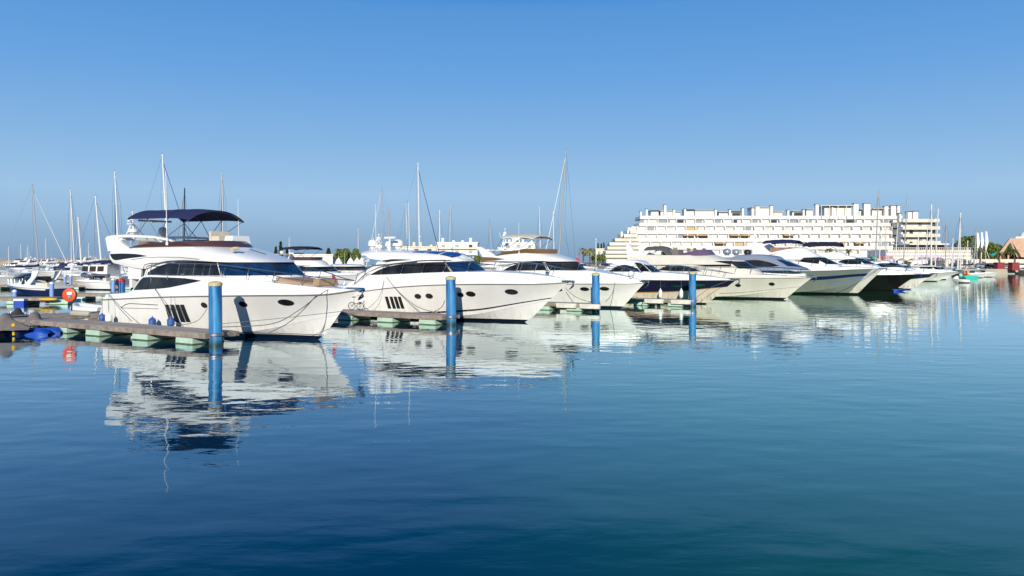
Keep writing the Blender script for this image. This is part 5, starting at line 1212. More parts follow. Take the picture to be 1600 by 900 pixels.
# right basin
for lb, px, wl, dg, sc, src in (('white flybridge boat behind the black hull', 1400, 430, -40, 1.0, A), ('white hardtop boat under the purple sign', 1436, 430, -35, 1.0, C), ('white boat moored below the lone white mast', 1487, 430, -30, .8, C),
        ('white hardtop boat behind the navy topsides', 1422, 426, -35, 1.0, C), ('white flybridge boat at the quay below the cream end block', 1470, 424, 150, .8, A), ('white boat behind the long navy bimini yacht', 1345, 428, -35, 1.0, A)):
    dup(src, lb, px, wl, math.radians(dg), sc)
dup(Dn, 'left of the two small white open boats beside the turquoise pedal boat', 1535, 434, math.radians(-30), .8, 'small open boats by the beach'); dup(Dn, 'right of the two small white open boats, nearest the red planters', 1551, 433, math.radians(-30), .8, 'small open boats by the beach')
cruiser('small', 'white speedboat overlapping the bow of the white day cruiser', place(1478, 437), math.radians(-25), 7.5, 1.3, 1.2, .9)
# pedal boat
P = place(1513, 435); R = thing('pedal_boat', 'turquoise pedal boat with orange seats near the beach', 'pedal boat', P, math.radians(10))
for sg in (-1, 1):
    mb = MB(); rows = []
    for i in range(13):
        t = i/12; x = lerp(-1.5, 1.5, t); w = .32*math.sin(PI*min(.97, max(.03, t*.9+.08)))**.4; rows.append([(x, sg*.6-w, .55), (x, sg*.6-w*.6, -.1), (x, sg*.6+w*.6, -.1), (x, sg*.6+w, .55)])
    mb.grid(rows, closeu=True); mb.build('pontoon', M_teal, R)
for sg in (-1, 1): mb = MB(); mb.box((-.4, sg*.4, .7), (.6, .5, .25)); mb.box((-.7, sg*.4, 1.1), (.15, .5, .7)); mb.build('seat', mat('orange_plastic', (.8, .2, .05), .5), R)
# small jet ski under way
P = place(1498, 442); R = thing('jet_ski', 'small white jet ski riding in front of the pedal boat', 'jet ski', P, math.radians(175))
hl = Hull(-1.4, 1.4, .7, .55, crv([(-1.4, .45), (1.4, .7)]), 0, zc1=.3, zcm=.1); hl.build(R, WHITE_FAR, nt=12); mb = MB(); mb.box((-.4, 0, .72), (1.3, .35, .3), taper=.8); mb.build('saddle', M_black, R); mb = MB(); mb.prism([(.1, .6), (.9, .62), (.45, 1.05), (.2, 1.1)], -.25, .25); mb.build('cowl', M_white, R); mb = MB(); mb.tube([(.2, -.35, 1.12), (.25, 0, 1.1), (.2, .35, 1.12)], .03, 6); mb.build('handlebar', M_black, R)
# dark kayak-like blue dinghy under the black bow
P = place(1409, 455.2); R = thing('rowing_boat', 'low bright blue rowing boat under the black bow', 'rowing boat', P, math.radians(-8)); R.scale = (.6, .6, .5)
hl = Hull(-1.6, 1.5, .5, .6, crv([(-1.6, .35), (1.5, .5)]), 0, zc1=.25, zcm=.1); hl.build(R, M_blueplastic, nt=12); mb = MB(); mb.box((-.3, 0, .36), (.3, 1.0, .05)); mb.build('thwart', M_white, R)

# left basin piers
fl = Frame((0, 0), 0)
pier('left pier with blue-topped locker and yellow kayak, in front of the navy-sided cruiser', fl, -62, -36.6, 63.5, 65.6, [-60+3.4*i for i in range(8)], fl=1.5)
pier('short pier right of the orange lifebuoy', fl, -39.6, -30, 70.5, 72.4, [-38.6, -35.6, -32.4], fl=1.6)
pier('long farther pier below the trawler yacht', fl, -75, -41.8, 94.5, 96.6, [-74+3.1*i for i in range(11)], fl=1.7)
for px, wl, D, h_, lb in ((81, 0, 66.2, 1.55, 'short pale blue post at the right end of the left pier'), (101.5, 0, 97, 1.5, 'left of two tiny blue posts on the farther pier'), (110.5, 0, 97, 1.5, 'right of two tiny blue posts on the farther pier'), (177, 0, 72.8, 1.7, 'pale blue post on the short pier near the first stern'), (23, 0, 66, .9, 'tiny white fender post on the left pier')):
    P = at(px, 430, D); R = thing('pier_post', lb, 'post', (P.x, D, 0), 0, 'small posts on the left piers'); mb = MB(); mb.lathe([(.17, -1), (.17, h_)], n=12); mb.build('post', mat('pale_blue_paint', (.22, .36, .68), .6), R); mb = MB(); mb.lathe([(.18, h_), (.18, h_+.12), (.02, h_+.2)], n=12); mb.build('cap', M_white, R)
P = at(32, 475, 62.6); R = thing('storage_drum', 'blue and white float drum tied below the left pier', 'drum', (P.x, P.y, 0)); mb = MB(); mb.box((0, 0, .1), (.8, .5, .5)); mb.build('body', M_blueplastic, R); mb = MB(); mb.box((0, 0, .42), (.82, .52, .16)); mb.build('lid', M_white, R)
P = at(75, 466, 63.1); R = MB(); R.sphere((0, 0, 0), .22, n=14, k=8); o = R.build('kayak', M_yel); o.scale = (3.6, 1, .6); o.location = (P.x, P.y, .42); tag(o, 'yellow kayak lying along the end of the left pier', 'kayak')
P = at(190, 447, 74); R = thing('fuel_drum', 'blue drum with red top standing on the pier behind the first stern', 'drum', (P.x, P.y, .5)); mb = MB(); mb.lathe([(.3, 0), (.3, .95)], n=16); mb.build('body', M_blue2, R); mb = MB(); mb.lathe([(.31, .95), (.31, 1.2), (.2, 1.3), (.02, 1.32)], n=16); mb.build('top', M_red, R)
q = fr_world(Y1.f, (-12.6, .8, 0)); R = thing('ensign_flag', 'faded red flag furled on a short staff in the first cockpit', 'flag', (q.x, q.y, 1.6)); mb = MB(); mb.tube([(0, 0, 0), (-.25, 0, 1.2)], .02, 6); mb.build('staff', M_teak, R); mb = MB(); mb.tube([(-.24, 0, 1.15), (-.28, .02, .8), (-.2, 0, .45)], lambda k: .07+.06*math.sin(k*PI), 8); mb.build('cloth', mat('faded_red_cloth', (.62, .16, .14), .8, var=.4, vscale=8), R)
def flag(label, px, py, D, m, w=.8, h_=.7, hp=1.6):
    P = at(px, py, D); R = thing('ensign_flag', label, 'flag', (P.x, P.y, P.z-hp), 0, 'red ensigns on boats'); mb = MB(); mb.tube([(0, 0, 0), (0, 0, hp+h_*.6)], .02, 5); mb.build('staff', M_steel, R)
    mb = MB(); mb.grid([[(x*w*.7, .12*math.sin(x*5+z*2), hp+h_*(.5-z)-x*.35) for z in (0, .33, .66, 1)] for x in (0, .25, .5, .75, 1)]); mb.build('cloth', m, R)
flag('red flag drooping at the stern between the bow of the first yacht and the second', 519, 433, 52, M_red, .45, .5); flag('tiny red flag by the cypress trees', 446, 403, 110, M_red, .8, 1.2); flag('red flag behind the third yacht windscreen', 900, 407, 105, M_red, .7, 1.0)
# =====================================================================  SHORE, BUILDINGS, TREES
M_wall = mat('white_render', (.80, .775, .72), .8, var=.06, vscale=.3)
M_wall2 = mat('cream_render', (.74, .66, .52), .8, var=.08, vscale=.3)
M_wwin = mat('building_glass', (.05, .055, .06), .2)
M_shut = mat('tan_blind', (.55, .40, .22), .8)
M_cap = mat('chimney_cap', (.10, .07, .06), .8)
M_pave = mat('quay_paving', (.48, .42, .34), .9, var=.15, vscale=.2)
M_rock = mat('breakwater_rock', (.42, .35, .26), .95, var=.4, vscale=.8, bump=.8, bscale=1.5)
o = MB(); o.box((160, 420, .1), (420, 450, 2.2)); q = o.build('quay', M_pave, smooth=0); q['kind'] = 'structure'
mb = MB(); mb.box((0, 0, 0), (150, 60, 1.6)); q = mb.build('beach', mat('beach_sand', (.55, .42, .27), .95, var=.2, vscale=.4), smooth=0); q.location = (205, 218, .3); q['kind'] = 'structure'
mb = MB(); mb.box((0, 0, 0), (70, 9, 1.4)); q = mb.build('shore_path', mat('red_earth', (.38, .27, .18), .95, var=.3, vscale=.3), smooth=0); q.location = (158, 189.0, .25); q['kind'] = 'structure'
mb = MB(); rows = []
for i in range(61):
    x = -420+i*5.2; r = []
    for k in range(7):
        y = k/6; r.append((x, 520+y*14, (math.sin(y*PI)**.6)*(4.4 if i % 2 else 4.1)+random.uniform(-.5, .5)-.3))
    rows.append(r)
mb.grid(rows); q = mb.build('breakwater', M_rock, smooth=0); tag(q, 'long low sandy breakwater along the sea horizon at left', 'breakwater')

def win_box(R, x0, x1, z0, z1, y, m=M_wwin, name='window', frame=True):
    mb = MB(); mb.box(((x0+x1)/2, y-.03, (z0+z1)/2), (x1-x0, .06, z1-z0)); o = mb.build(name, m, R, smooth=0)
    return o
def X_(px, D): return (px-CX)/F*D
def Z_(py, D): return H-(py-HY)/F*D
def bx(mb, x0, x1, y0, y1, z0, z1, m=0): mb.box(((x0+x1)/2, (y0+y1)/2, (z0+z1)/2), (x1-x0, y1-y0, z1-z0), m)

# ---- the long terraced apartment building
D0 = 300.0
R = thing('apartment_building', 'long white stepped apartment building with continuous balconies, chimneys on its roof', 'building', (X_(1205, D0), D0, 1.1)); ox, oy, oz = R.location
def lx(px, dy=0): return X_(px, D0+dy)-ox
def lz(py, dy=0): return Z_(py, D0+dy)-oz
fl_y = [396.6, 384.6, 372.3, 360.2, 348.3, 337.2]; fl_L = [943, 951, 963, 980, 999, 1001]; fl_R = [1410]*6
rnd = random.Random(3)
M_win2 = mat('bright_window', (.30, .32, .33), .3); M_win3 = mat('curtained_window', (.60, .57, .52), .5)
for i, (py, pl, pr) in enumerate(zip(fl_y, fl_L, fl_R)):
    y0 = i*1.5; zt = lz(py, i*1.5); ph = 1.3; zb_ = zt-ph; pl = CX+(X_(pl, D0+y0))*F/D0; pr = CX+X_(pr, D0+y0)*F/D0
    mb = MB(); bx(mb, lx(pl), lx(pr), y0, y0+.25, zb_, zt); bx(mb, lx(pl), lx(pl)+.25, y0+.25, 14+y0, zb_, zt); bx(mb, lx(pl), lx(pr), y0+.25, y0+14, zb_-.02, zb_+.2)
    mb.build('balcony', M_wall, R, smooth=0)
    if i < 5:
        zn = lz(fl_y[i+1], y0+1.5)-1.3; mb = MB(); bx(mb, lx(pl)+2.0, lx(pr)-.4, y0+2.4, y0+12, zb_+.2, zn-.02); mb.build('wall', M_wall, R, smooth=0)
        n = 28; pw = (pr-pl)/n
        mb = MB()
        for k in range(1, n): xk = lx(pl+pw*k); bx(mb, xk-.12, xk+.12, y0+.27, y0+2.38, zb_+.2, zn-.03)
        mb.build('balcony_divider', M_wall, R, smooth=0)['kind'] = 'stuff'
        for k in range(0, n, 2):
            if rnd.random() < .25: continue
            xa_ = lx(pl+pw*(k+.15)); xb_ = lx(pl+pw*(k+rnd.choice((.6, .8, .85, 1.4)))); win_box(R, xa_, xb_, zb_+.3, zn-.35, y0+2.37, rnd.choice((M_win3, M_win3, M_win2, M_win3, M_win3, M_shut)) if i < 4 else rnd.choice((M_wwin, M_win2, M_win2)))
        if i in (1, 2):
            for (a, b) in ((1071, 1089), (1091, 1109), (1145, 1162), (1163, 1178), (1230, 1247)) if i == 2 else ((1120, 1138), (1300, 1318), (1340, 1356)):
                mb = MB(); mb.grid([[(lx(a), y0-.5, zn-.75), (lx(b), y0-.5, zn-.75)], [(lx(a), y0+2.4, zn-.1), (lx(b), y0+2.4, zn-.1)], [(lx(a), y0+2.4, zn-.16), (lx(b), y0+2.4, zn-.16)], [(lx(a), y0-.45, zn-.85), (lx(b), y0-.45, zn-.85)]], closeu=False); mb.build('awning', mat('ochre_awning', (.72, .50, .24), .8), R, smooth=0)
# upper storey (set back) and the roof landscape: pent-houses, chimneys, pergolas
yr = 7.5; zr = lz(337.2, 7.5)-1.3; lx0, lz0 = lx, lz
def lx(px): return lx0(px, 8.5)
def lz(py): return lz0(py, 8.5)
for (a, b, t, m) in ((1018, 1030, 329, M_wall), (1033, 1052, 329.5, M_wall), (1054, 1064, 331, M_wall), (1072, 1086, 327.5, M_wall), (1087, 1117, 328.5, M_wall), (1125, 1140, 331, M_wall), (1143, 1160, 330.5, M_wwin), (1176, 1206, 324, M_wall), (1210, 1224, 330.5, M_wwin), (1240, 1256, 330, M_wall), (1262, 1272, 327, M_wall), (1290, 1332, 322.5, M_wall), (1346, 1362, 327, M_wall), (1366, 1404, 326, M_wall)):
    mb = MB(); bx(mb, lx(a), lx(b), yr+2+rnd.random(), yr+8, zr, lz(t)); rf = mb.build('penthouse', M_wall if m is M_wall else M_wall2, R, smooth=0)
    mb = MB(); bx(mb, lx(a)-.25, lx(b)+.25, yr+1.3, yr+8.2, lz(t)+.003, lz(t)+.14); mb.build('penthouse_roof', M_cap if rnd.random() < .25 else M_wall2, rf, smooth=0)
    if 15 < b-a < 18: win_box(rf, lx(a)+.6, lx(b)-.6, zr+1.3, lz(t)-.5, yr+1.95, M_wwin)
for (a, w, t) in ((1001, 2.5, 330.5), (1010, 3, 327), (1039, 3.4, 320.5), (1053, 2.8, 327.5), (1070, 3, 327), (1118, 3, 327.5), (1140, 2.6, 328), (1160, 3, 325.5), (1183, 6, 322.5), (1205, 4, 322), (1231, 3, 328.5), (1255, 3, 328), (1276, 5, 319.5), (1300, 2.4, 324), (1337, 7, 318.3), (1354, 10, 318.5), (1384, 6, 322.5), (1395, 8, 322), (1403, 4, 321.5)):
    mb = MB(); bx(mb, lx(a-w/2), lx(a+w/2), yr+.4, yr+2.0, zr, lz(t)); ch = mb.build('chimney', M_wall, R, smooth=0)
    mb = MB(); bx(mb, lx(a-w/2)-.12, lx(a+w/2)+.12, yr+.25, yr+2.15, lz(t)+.003, lz(t)+.18); mb.build('chimney_cap', M_cap, ch, smooth=0)
mb = MB(); bx(mb, lx(1281), lx(1333), yr, yr+3, lz(321)-.2, lz(321)); [bx(mb, lx(p)-.1, lx(p)+.1, yr, yr+.2, zr, lz(321)-.2) for p in (1282, 1295, 1308, 1321, 1332)]; mb.build('pergola', M_wall2, R, smooth=0)
# ---- stepped end wing at the left
Rw = thing('terraced_wing', 'white wing stepping down at the left end of the long apartment building', 'building', (X_(975, 292), 292, 1.1)); o2 = Rw.location
steps = [(945, 1001, 398), (947, 1001, 391.5), (950, 1001, 385), (954, 1001, 378.5), (963, 1000, 372), (978, 999, 365.5), (989, 999, 359.5)]
for i, (a, b, t) in enumerate(steps[:7]):
    x0, x1 = X_(a, 292)-o2.x, X_(b, 292)-o2.x; zt = Z_(t, 292)-o2.z; zb_ = Z_(t+8, 292)-o2.z if i else 0
    mb = MB(); bx(mb, x0, x1, i*.9, i*.9+.2, zt-1.0, zt); bx(mb, x0, x1, i*.9+.2, i*.9+12, zt-1.2, zt-.85); bx(mb, x0, x0+.3, i*.9+.2, 10, zt-1.0, zt); mb.build('balcony', M_wall if i % 2 else M_wall2, Rw, smooth=0)
    mb = MB(); bx(mb, x0+.8, x1-.2, i*.9+1.6, i*.9+10, max(0, zt-3.1), zt-1.22); mb.build('wall', M_wall, Rw, smooth=0)
    for k in range(3):
        if rnd.random() < .75: xa_ = lerp(x0+1.2, x1-2, k/3+.05); win_box(Rw, xa_, xa_+2.2, max(.2, zt-2.6), zt-1.35, i*.9+1.57)
for a, t in ((975, 361), (990, 357)):
    mb = MB(); x = X_(a, 292)-o2.x; bx(mb, x-.4, x+.4, 6, 7, Z_(t+8, 292)-o2.z, Z_(t, 292)-o2.z); mb.build('chimney', M_wall, Rw, smooth=0)
# ---- cream end block and the low restaurant terrace
Rb = thing('apartment_block', 'cream apartment block with banded balconies and paired chimneys, right of the long building', 'building', (X_(1439, 296), 296, 1.1)); o3 = Rb.location
def l3(px): return X_(px, 296)-o3.x
def z3(py): return Z_(py, 296)-o3.z
for i, (a, b, t) in enumerate(((1411, 1470, 376.5), (1411, 1469, 365.2), (1411, 1469, 353.5), (1411, 1468, 342))):
    mb = MB(); bx(mb, l3(a), l3(b), 0, .25, z3(t)-1.25, z3(t)); bx(mb, l3(a), l3(b), .25, 10, z3(t)-1.27, z3(t)-1.0); bx(mb, l3(b)-.25, l3(b), .25, 10, z3(t)-1.25, z3(t)); mb.build('balcony', M_wall2, Rb, smooth=0)
    mb = MB(); bx(mb, l3(a+2), l3(b-3), 2.4, 9.5, z3(t)-3.0, z3(t)-1.28); mb.build('wall', M_wall, Rb, smooth=0)
    for p in (1416, 1426, 1440, 1452, 1461): win_box(Rb, l3(p), l3(p+5.5), z3(t)-2.7, z3(t)-1.4, 2.37, rnd.choice((M_win2, M_win3, M_wwin)))
for a, w, t in ((1428, 7, 330.5), (1437, 8, 330), (1413, 3, 333)):
    mb = MB(); bx(mb, l3(a-w/2), l3(a+w/2), 3, 5, z3(342)-1, z3(t)); ch = mb.build('chimney', M_wall, Rb, smooth=0); mb = MB(); bx(mb, l3(a-w/2)-.15, l3(a+w/2)+.15, 2.85, 5.15, z3(t)+.003, z3(t)+.3); mb.build('chimney_cap', M_cap, ch, smooth=0)
Rr = thing('terrace_restaurant', 'low white restaurant terrace with dark glazed band and purple lettered board', 'building', (X_(1455, 250), 250, 1.1)); o4 = Rr.location
def l4(px): return X_(px, 250)-o4.x
def z4(py): return Z_(py, 250)-o4.z
mb = MB(); bx(mb, l4(1386), l4(1519), 0, 14, 0, z4(391)); mb.build('wall', M_wall, Rr, smooth=0)
mb = MB(); bx(mb, l4(1386), l4(1519), -.3, .0, z4(394.5), z4(391)+.15); mb.build('parapet', M_wall2, Rr, smooth=0)
mb = MB(); bx(mb, l4(1424), l4(1478), 1, 12, z4(391), z4(382.5)); mb.build('glazed_storey', mat('maroon_glazing', (.045, .02, .02), .3), Rr, smooth=0)
mb = MB(); bx(mb, l4(1420), l4(1482), -.5, 13, z4(382.5)+.003, z4(380.5)); mb.build('roof', M_wall, Rr, smooth=0)
mb = MB(); bx(mb, l4(1479), l4(1507), 4, 11, z4(391), z4(385.5)); [bx(mb, l4(p), l4(p)+.15, 3.9, 4, z4(391), z4(383.5)) for p in (1480, 1487, 1494, 1501, 1507)]; mb.build('pavilion', mat('slate_wall', (.16, .15, .15), .7), Rr, smooth=0)
for p in (1396, 1411, 1492, 1503): win_box(Rr, l4(p), l4(p+7), .4, 2.2, -.01)
M_purple = mat('purple_board', (.24, .05, .42), .6)
mb = MB(); bx(mb, l4(1387), l4(1518.5), -.5, -.02, z4(399.6), z4(398.8)); mb.build('ledge', M_wall2, Rr, smooth=0)
mb = MB(); [bx(mb, l4(1390+k*3.2), l4(1390+k*3.2)+.12, -.45, -.32, z4(391)+.15, z4(391)+.75) for k in range(40)]; bx(mb, l4(1388), l4(1518), -.46, -.30, z4(391)+.76, z4(391)+.84); mb.build('railing', M_white, Rr, smooth=0)
for a, b in ((1433, 1438), (1440, 1452), (1453.5, 1454.6), (1457, 1459), (1463, 1466.5), (1468, 1470)):
    mb = MB(); bx(mb, l4(a), l4(b), -.42, -.36, z4(405.2), z4(402)); mb.build('sign_panel', M_purple, Rr, smooth=0)
for p in (1450, 1466, 1511): mb = MB(); bx(mb, l4(p), l4(p)+1.0, -.34, -.31, .3, 2.5); mb.build('doorway', M_wwin, Rr, smooth=0)

# ---- white hotel left of centre, small tower, low pavilion
def hotel(label, px0, px1, top, D, floors, bay, stair=False, m=M_wall, cren=False):
    R = thing('hotel_building', label, 'building', (X_((px0+px1)/2, D), D, 1.1)); o = R.location; a, b = X_(px0, D)-o.x, X_(px1, D)-o.x; zt = Z_(top, D)-o.z; fh = zt/floors
    mb = MB(); bx(mb, a, b, 0, 12, 0, zt); mb.build('wall', m, R, smooth=0)
    n = max(2, int((b-a)/bay)); 
    for i in range(floors):
        for k in range(n):
            xc = lerp(a, b, (k+.5)/n); win_box(R, xc-bay*.17, xc+bay*.17, i*fh+fh*.3, i*fh+fh*.75, -.0, rnd.choice((M_wwin, M_win2, M_win2, M_win3)))
        mb = MB(); bx(mb, a+.3, b-.3, -1.0, -.06, i*fh+.0+.02, i*fh+.35) ; mb.build('balcony', M_wall2 if i % 2 else m, R, smooth=0)
    mb = MB(); bx(mb, a-.2, b+.2, -.2, 12.2, zt+.003, zt+.35); mb.build('cornice', m, R, smooth=0)
    if cren:
        for k in range(int((b-a)/3)): mb = MB(); x = a+1+k*3+rnd.random(); bx(mb, x, x+.8, 1, 1.8, zt+.36, zt+rnd.choice((.9, 1.3, 1.7))); mb.build('chimney', m, R, smooth=0)
    return R
hotel('white hotel with rows of balconies behind the roof of the hardtop yacht', 682, 746, 380, 250, 4, 3.4, cren=True)
hotel('lower cream hotel wing behind the satellite domes', 620, 681, 386.5, 255, 3, 3.8, m=M_wall2, cren=True)
hotel('small white tower building seen under the cream bimini', 786, 836, 379.5, 300, 3, 3.2, cren=True)
hotel('white stair tower rising in the middle behind the cream bimini', 800, 812, 373, 302, 4, 3.0)
hotel('long low white pavilion behind the black bimini', 454, 520, 399, 230, 1, 3.0)
hotel('tiny white house left of the low pavilion', 448, 458, 396.5, 240, 1, 2.5)
hotel('small cream building left of the terraced wing', 931, 951, 389.5, 310, 2, 3, m=M_wall2)
for i, (a, b, t, D, lb) in enumerate(((0, 34, 400.5, 480, 'pale house on the far shore at the left edge'), (180, 200, 400, 400, 'pale house on the far shore behind the tall white mast'), (205, 235, 402, 400, 'low pale house behind the first yacht on the far shore'))): pass
# masonry shed on the breakwater and small shore houses
for a, b, t, D, lb in ((184, 200, 401, 330, 'small pale house on the far shore seen left of the first yacht'), (206, 226, 402.5, 330, 'low pale house on the far shore under the first yacht overhang')): hotel(lb, a, b, t, D, 1, 3, m=M_wall2)
mb = MB(); mb.box((0, 0, 0), (40, 30, 2.0)); q = mb.build('land_spit', M_pave, smooth=0); q.location = (-157, 335, .2); q['kind'] = 'structure'

# ---- terracotta roofed pavilion at the right edge
Rt = thing('terracotta_pavilion', 'building with steep orange tiled roof and open gable at the right edge', 'building', (X_(1592, 230), 230, 1.1), math.radians(-30)); o5 = Rt.location
def l5(px): return (X_(px, 230)-o5.x)*1.18
def z5(py): return Z_(py, 230)-o5.z
M_tile = mat('orange_roof_tiles', (.60, .38, .25), .85, var=.15, vscale=1.5)
mb = MB(); g0, g1, gp = (l5(1567), z5(400)), (l5(1594), z5(402)), (l5(1582), z5(372.5))
mb.grid([[(g0[0], -2, g0[1]), (gp[0], -2, gp[1]), (gp[0]+12, -1, gp[1]), ], [(g0[0], 12, g0[1]), (gp[0], 12, gp[1]), (gp[0]+12, 12, gp[1])]])
mb.grid([[(gp[0], -2, gp[1]), (gp[0]+12, -1, gp[1])], [(g1[0], -3.5, g1[1]), (g1[0]+12, -3, g1[1]-.3)]]); mb.grid([[(g0[0], -2.2, g0[1]), (gp[0], -2.2, gp[1]+.1), (g1[0], -2.2, g1[1])], [(g0[0]+1.0, -2.2, g0[1]), (gp[0], -2.2, gp[1]-1.0), (g1[0]-1.0, -2.2, g1[1])]])
mb.build('roof', M_tile, Rt, smooth=0)
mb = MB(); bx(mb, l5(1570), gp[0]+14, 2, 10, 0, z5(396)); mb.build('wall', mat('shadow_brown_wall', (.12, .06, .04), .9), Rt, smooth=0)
mb = MB(); [bx(mb, l5(p), l5(p)+.4, -1.9, -1.5, 0, z5(398)) for p in (1570, 1579, 1590)]; mb.build('post', M_tile, Rt, smooth=0)
mb = MB(); bx(mb, gp[0]+1.5, gp[0]+5, 3, 6, gp[1]-1, gp[1]+.6); mb.sphere((gp[0]+4, 4.5, gp[1]+.6), 1.6, sz=.9); mb.build('dome', M_wall, Rt)
mb = MB(); bx(mb, X_(1500, 215)-0, X_(1600, 215)+10, 0, 8, 0, 2.6); q = mb.build('beach_kiosk', M_wall2, smooth=0); q.location = (0, 222, 1.0); tag(q, 'long low beach kiosk behind the red planters', 'kiosk')
q.data.materials.append(M_wall)

# ---- vegetation
def leaf_mat(name, a, b):
    m = bpy.data.materials.new(name); m.use_nodes = True; nt = m.node_tree; bs = nt.nodes['Principled BSDF']; bs.inputs['Roughness'].default_value = .75; bs.inputs['Specular IOR Level'].default_value = .2
    g = nt.nodes.new('ShaderNodeNewGeometry'); r = nt.nodes.new('ShaderNodeValToRGB'); r.color_ramp.elements[0].color = (*a, 1); r.color_ramp.elements[1].color = (*b, 1); nt.links.new(g.outputs['Random Per Island'], r.inputs[0]); nt.links.new(r.outputs[0], bs.inputs['Base Color']); return m
L_dark = leaf_mat('cypress_foliage', (.02, .045, .015), (.06, .10, .025)); L_mid = leaf_mat('broadleaf_foliage', (.06, .11, .025), (.22, .25, .06)); L_palm = leaf_mat('palm_fronds', (.08, .11, .03), (.24, .21, .08)); M_bark = mat('bark', (.16, .11, .08), .9, var=.3)
def leaves(n, fn, size, rng):
    mb = MB()
    for _ in range(n):
        c = fn(); s = size*rng.uniform(.6, 1.3); a = Vector((rng.gauss(0, 1), rng.gauss(0, 1), rng.gauss(0, 1))).normalized(); b = a.cross(Vector((rng.gauss(0, 1), rng.gauss(0, 1), rng.gauss(0, 1)))).normalized(); c = Vector(c)
        i = [mb.vert(c+a*s), mb.vert(c+b*s*.6), mb.vert(c-a*s), mb.vert(c-b*s*.6)]; mb.face(i)
    return mb
def tree(label, px, py0, py1, wpx, D, kind='round', m=None, seed=1, group=None, z0=None, n=700):
    rng = random.Random(seed); zb_ = z0 if z0 is not None else 1.1; zt = Z_(py1, D)-zb_; w = wpx/2/F*D; P = (X_(px, D), D, zb_)
    R = thing({'cypress': 'cypress_tree', 'palm': 'palm_tree', 'round': 'broadleaf_tree'}[kind], label, {'cypress': 'cypress', 'palm': 'palm', 'round': 'tree'}[kind], P, 0, group)
    mb = MB()
    if kind == 'cypress':
        mb.tube([(0, 0, 0), (0, 0, zt*.8)], lambda k: .22*(1-.8*k), 6); mb.build('trunk', M_bark, R)
        def fn():
            k = rng.random()**.8; r = w*(math.sin(PI*min(1, k*.85+.12))**.7)*rng.uniform(.55, 1.05)*(1-.55*k); a = rng.random()*2*PI; return (r*math.cos(a), r*math.sin(a), zt*(.08+.92*k))
        mo = leaves(n, fn, .38, rng)
        d = mo; d.build('crown', m or L_dark, R, smooth=0)
    elif kind == 'palm':
        mb.tube([(0, 0, 0), (.1, 0, zt*.4), (.0, 0, zt*.85)], lambda k: .26*(1-.3*k), 8); mb.build('trunk', M_bark, R); mb = MB(); top = Vector((0, 0, zt*.85))
        for i in range(26):
            a = rng.random()*2*PI; el = rng.uniform(-.5, 1.2); Lf = w*rng.uniform(.85, 1.15); d = Vector((math.cos(a), math.sin(a), 0)); side = Vector((-math.sin(a), math.cos(a), 0)); pts = []
            for k in range(6): t = k/5; pts.append(top+d*(Lf*t*math.cos(el*.6))+Vector((0, 0, Lf*(math.sin(el)*t-.75*t*t))))
            for k in range(5):
                for sg in (-1, 1): q0, q1 = pts[k], pts[k+1]; ww = Lf*.13*(1-abs(k/5-.35)); mb.face([mb.vert(q0), mb.vert(q1), mb.vert(q1+side*sg*ww-Vector((0, 0, ww*.7))), mb.vert(q0+side*sg*ww-Vector((0, 0, ww*.7)))])
        mb.build('crown', m or L_palm, R, smooth=0)
    else:
        mb.tube([(0, 0, 0), (.1, 0, zt*.45)], lambda k: .35*(1-.4*k), 8)
        for i in range(5): a = i*1.3; mb.tube([(0, 0, zt*.3), (w*.4*math.cos(a), w*.4*math.sin(a), zt*.65)], .12, 5)
        mb.build('trunk', M_bark, R); cl = []
        for i in range(12): a = rng.random()*2*PI; r = w*rng.uniform(.2, .72); cl.append((r*math.cos(a), r*math.sin(a)*.8, zt*rng.uniform(.38, .82)*(1-.12*r/w), rng.uniform(.28, .46)))
        def fn():
            c = rng.choice(cl); v = Vector((rng.gauss(0, 1), rng.gauss(0, 1), rng.gauss(0, 1))).normalized()*rng.uniform(.6, 1.0)**.5; s = c[3]*w
            return (c[0]+v.x*s, c[1]+v.y*s, min(zt*1.02, c[2]+v.z*min(s, zt*.3)))
        leaves(int(n*1.6), fn, max(.3, w*.085), rng).build('crown', m or L_mid, R, smooth=0)
    return R
G1 = 'cypresses behind the first yacht'
tree('tallest middle cypress of the three left of the low pavilion', 438.5, 405, 378, 7.5, 235, 'cypress', seed=2, group=G1); tree('left smaller cypress of the three', 431, 405, 386, 6.5, 238, 'cypress', seed=3, group=G1); tree('right smallest cypress of the three', 448.5, 405, 389, 6, 235, 'cypress', seed=4, group=G1)
tree('dark conifer right of the low pavilion', 513.5, 405, 388.5, 12, 235, 'cypress', seed=5, n=900)
tree('palm with yellowing fronds before the round tree', 530, 405, 386, 20, 228, 'palm', seed=6); tree('second palm behind the round tree', 541, 405, 384.5, 15, 236, 'palm', seed=7); tree('round green tree beside the palms', 551, 405, 386, 32, 232, 'round', seed=8, n=1100)
tree('bushy dark tree close beside the palms', 537, 405, 388, 26, 226, 'round', seed=81, n=1100)
tree('palm left of the pale blue furled sail mast', 911, 405, 384, 18, 225, 'palm', seed=9); tree('palm right of the pale blue sail cover', 921, 405, 385, 20, 222, 'palm', seed=10); tree('low green tree between the sail cover and the terraced wing', 934, 405, 394, 22, 225, 'round', seed=11)
for i, (px, t) in enumerate(((934.5, 380.5), (939.5, 381), (943.5, 379.5))): tree(['left', 'middle', 'right'][i]+' one of three tiny cypresses above the small cream building', px, 405, t, 4.2, 330, 'cypress', seed=20+i, group='tiny cypresses left of the terraced wing', n=350)
tree('green garden tree at the foot of the hotel', 722, 405, 396, 24, 240, 'round', seed=12, n=500); tree('bushy tree under the hotel right end', 745, 405, 398, 20, 238, 'round', seed=13, n=500)
